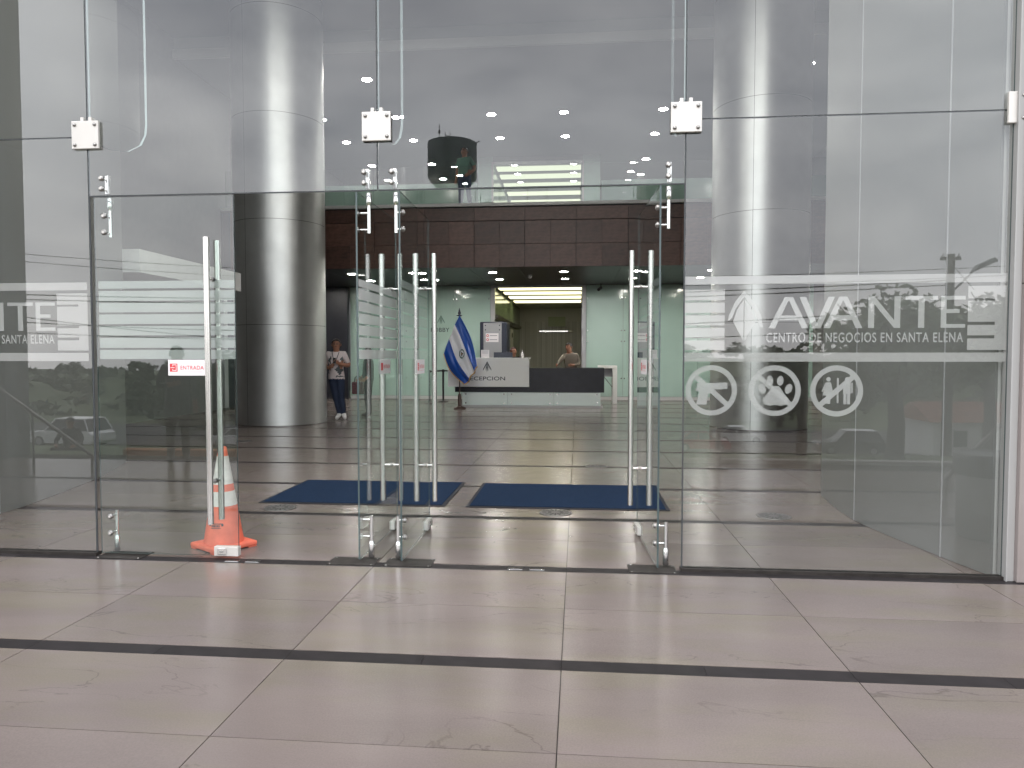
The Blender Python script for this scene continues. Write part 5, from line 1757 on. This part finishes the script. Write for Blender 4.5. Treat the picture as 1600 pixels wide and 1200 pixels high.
MB().add([(20.35, -34.4, 5.75), (20.35, -34.8, 5.75), (21.55, -34.4, 6.30), (21.55, -34.8, 6.30), (20.6, -34.4, 6.12), (20.6, -34.8, 6.12), (21.40, -34.4, 6.50), (21.40, -34.8, 6.50)],
         [(0, 2, 3, 1), (4, 5, 7, 6), (0, 4, 6, 2), (1, 3, 7, 5), (0, 1, 5, 4), (2, 6, 7, 3)]).build('lamp_housing', 'lamp_head', sl)
pq = empty('power_pole', (-44.0, -36.0, zz(-44, -36)))
tag(pq, 'dark power pole holding the wires beyond the outer pillar', 'pole')
MB().tube([(-44, -36, zz(-44, -36) - .3), (-44, -36, 8.9)], [0.24, 0.18], 12).build('pole_shaft', 'bark', pq)
MB().bbox(-44.8, -43.2, -36.08, -35.92, 8.5, 8.66, 0.01).build('crossarm', 'bark', pq)
def wire(label, p0, p1, sag, r=0.018):
    n = 30
    pts = []
    for k in range(n + 1):
        t_ = k / n
        p = Vector(p0).lerp(Vector(p1), t_)
        p.z -= sag * 4 * t_ * (1 - t_)
        pts.append(p)
    tag(MB().tube(pts, r, 6).build('power_wire', 'cable'), label, 'wire', 'overhead wires along the street')
wire('topmost overhead wire mirrored in the upper glass', (-44.3, -36, 8.7), (60.0, -38, 9.6), 3.2)
wire('second overhead wire mirrored in the upper glass', (-43.8, -36, 8.2), (60.0, -38, 9.1), 3.2)
wire('heavier overhead wire mirrored just below the upper film band', (-44.0, -36, 5.6), (19.5, -35, 5.4), 0.8, 0.03)
wire('heavy cable mirrored close under the heavier wire', (-44.0, -36, 5.3), (19.5, -35, 5.15), 0.8, 0.03)
wire('lower overhead wire mirrored behind the film letters', (-44.0, -36, 4.2), (19.5, -35, 4.0), 1.3, 0.03)
wire('lowest overhead wire mirrored behind the small lettering', (-44.0, -36, 3.4), (19.5, -35, 2.9), 0.9, 0.024)
wire('steep overhead wire mirrored at the far left', (-30.0, -30.0, 3.6), (-12.0, -60.0, 2.6), 0.7, 0.024)

# ------------------------------------------------------------------ water tower
wt = empty('water_tower', (-11.4, -60.0, zz(-11.4, -60)))
tag(wt, 'dark water tower with an aerial mirrored above the doorway', 'water tower')
zg = zz(-11.4, -60)
MB().lathe([(1.35, zg - .5), (1.25, 16.2), (1.5, 16.6)], 28, -11.4, -60).build('pedestal', 'tank_grey', wt)
MB().lathe([(1.5, 16.62), (2.18, 17.4), (2.22, 17.6), (2.22, 20.55), (2.1, 20.62)], 36, -11.4, -60).build('tank', 'tank_grey', wt)
MB().lathe([(2.0, 20.63), (0.5, 21.1), (0.4, 21.12)], 28, -11.6, -60).build('tank_roof', 'tank_grey', wt)
MB().tube([(-12.5, -59.6, 20.6), (-12.5, -59.6, 22.2)], 0.035, 8).build('aerial', 'cable', wt)
MB().bbox(-12.58, -12.42, -59.68, -59.52, 21.4, 21.7, 0.01).build('aerial_box', 'cable', wt)
MB().tube([(-9.25, -60, 20.55), (-8.9, -60, 20.75)], 0.06, 8).build('arm_lamp', 'cable', wt)
ld = MB()
for s in (-0.2, 0.2):
    ld.tube([(-11.4 + s, -57.74, 16.6), (-11.4 + s, -57.74, 20.9)], 0.03, 6)
for k in range(14):
    ld.tube([(-11.6, -57.74, 16.7 + k * 0.3), (-11.2, -57.74, 16.7 + k * 0.3)], 0.02, 6)
ld.build('ladder', 'cable', wt)
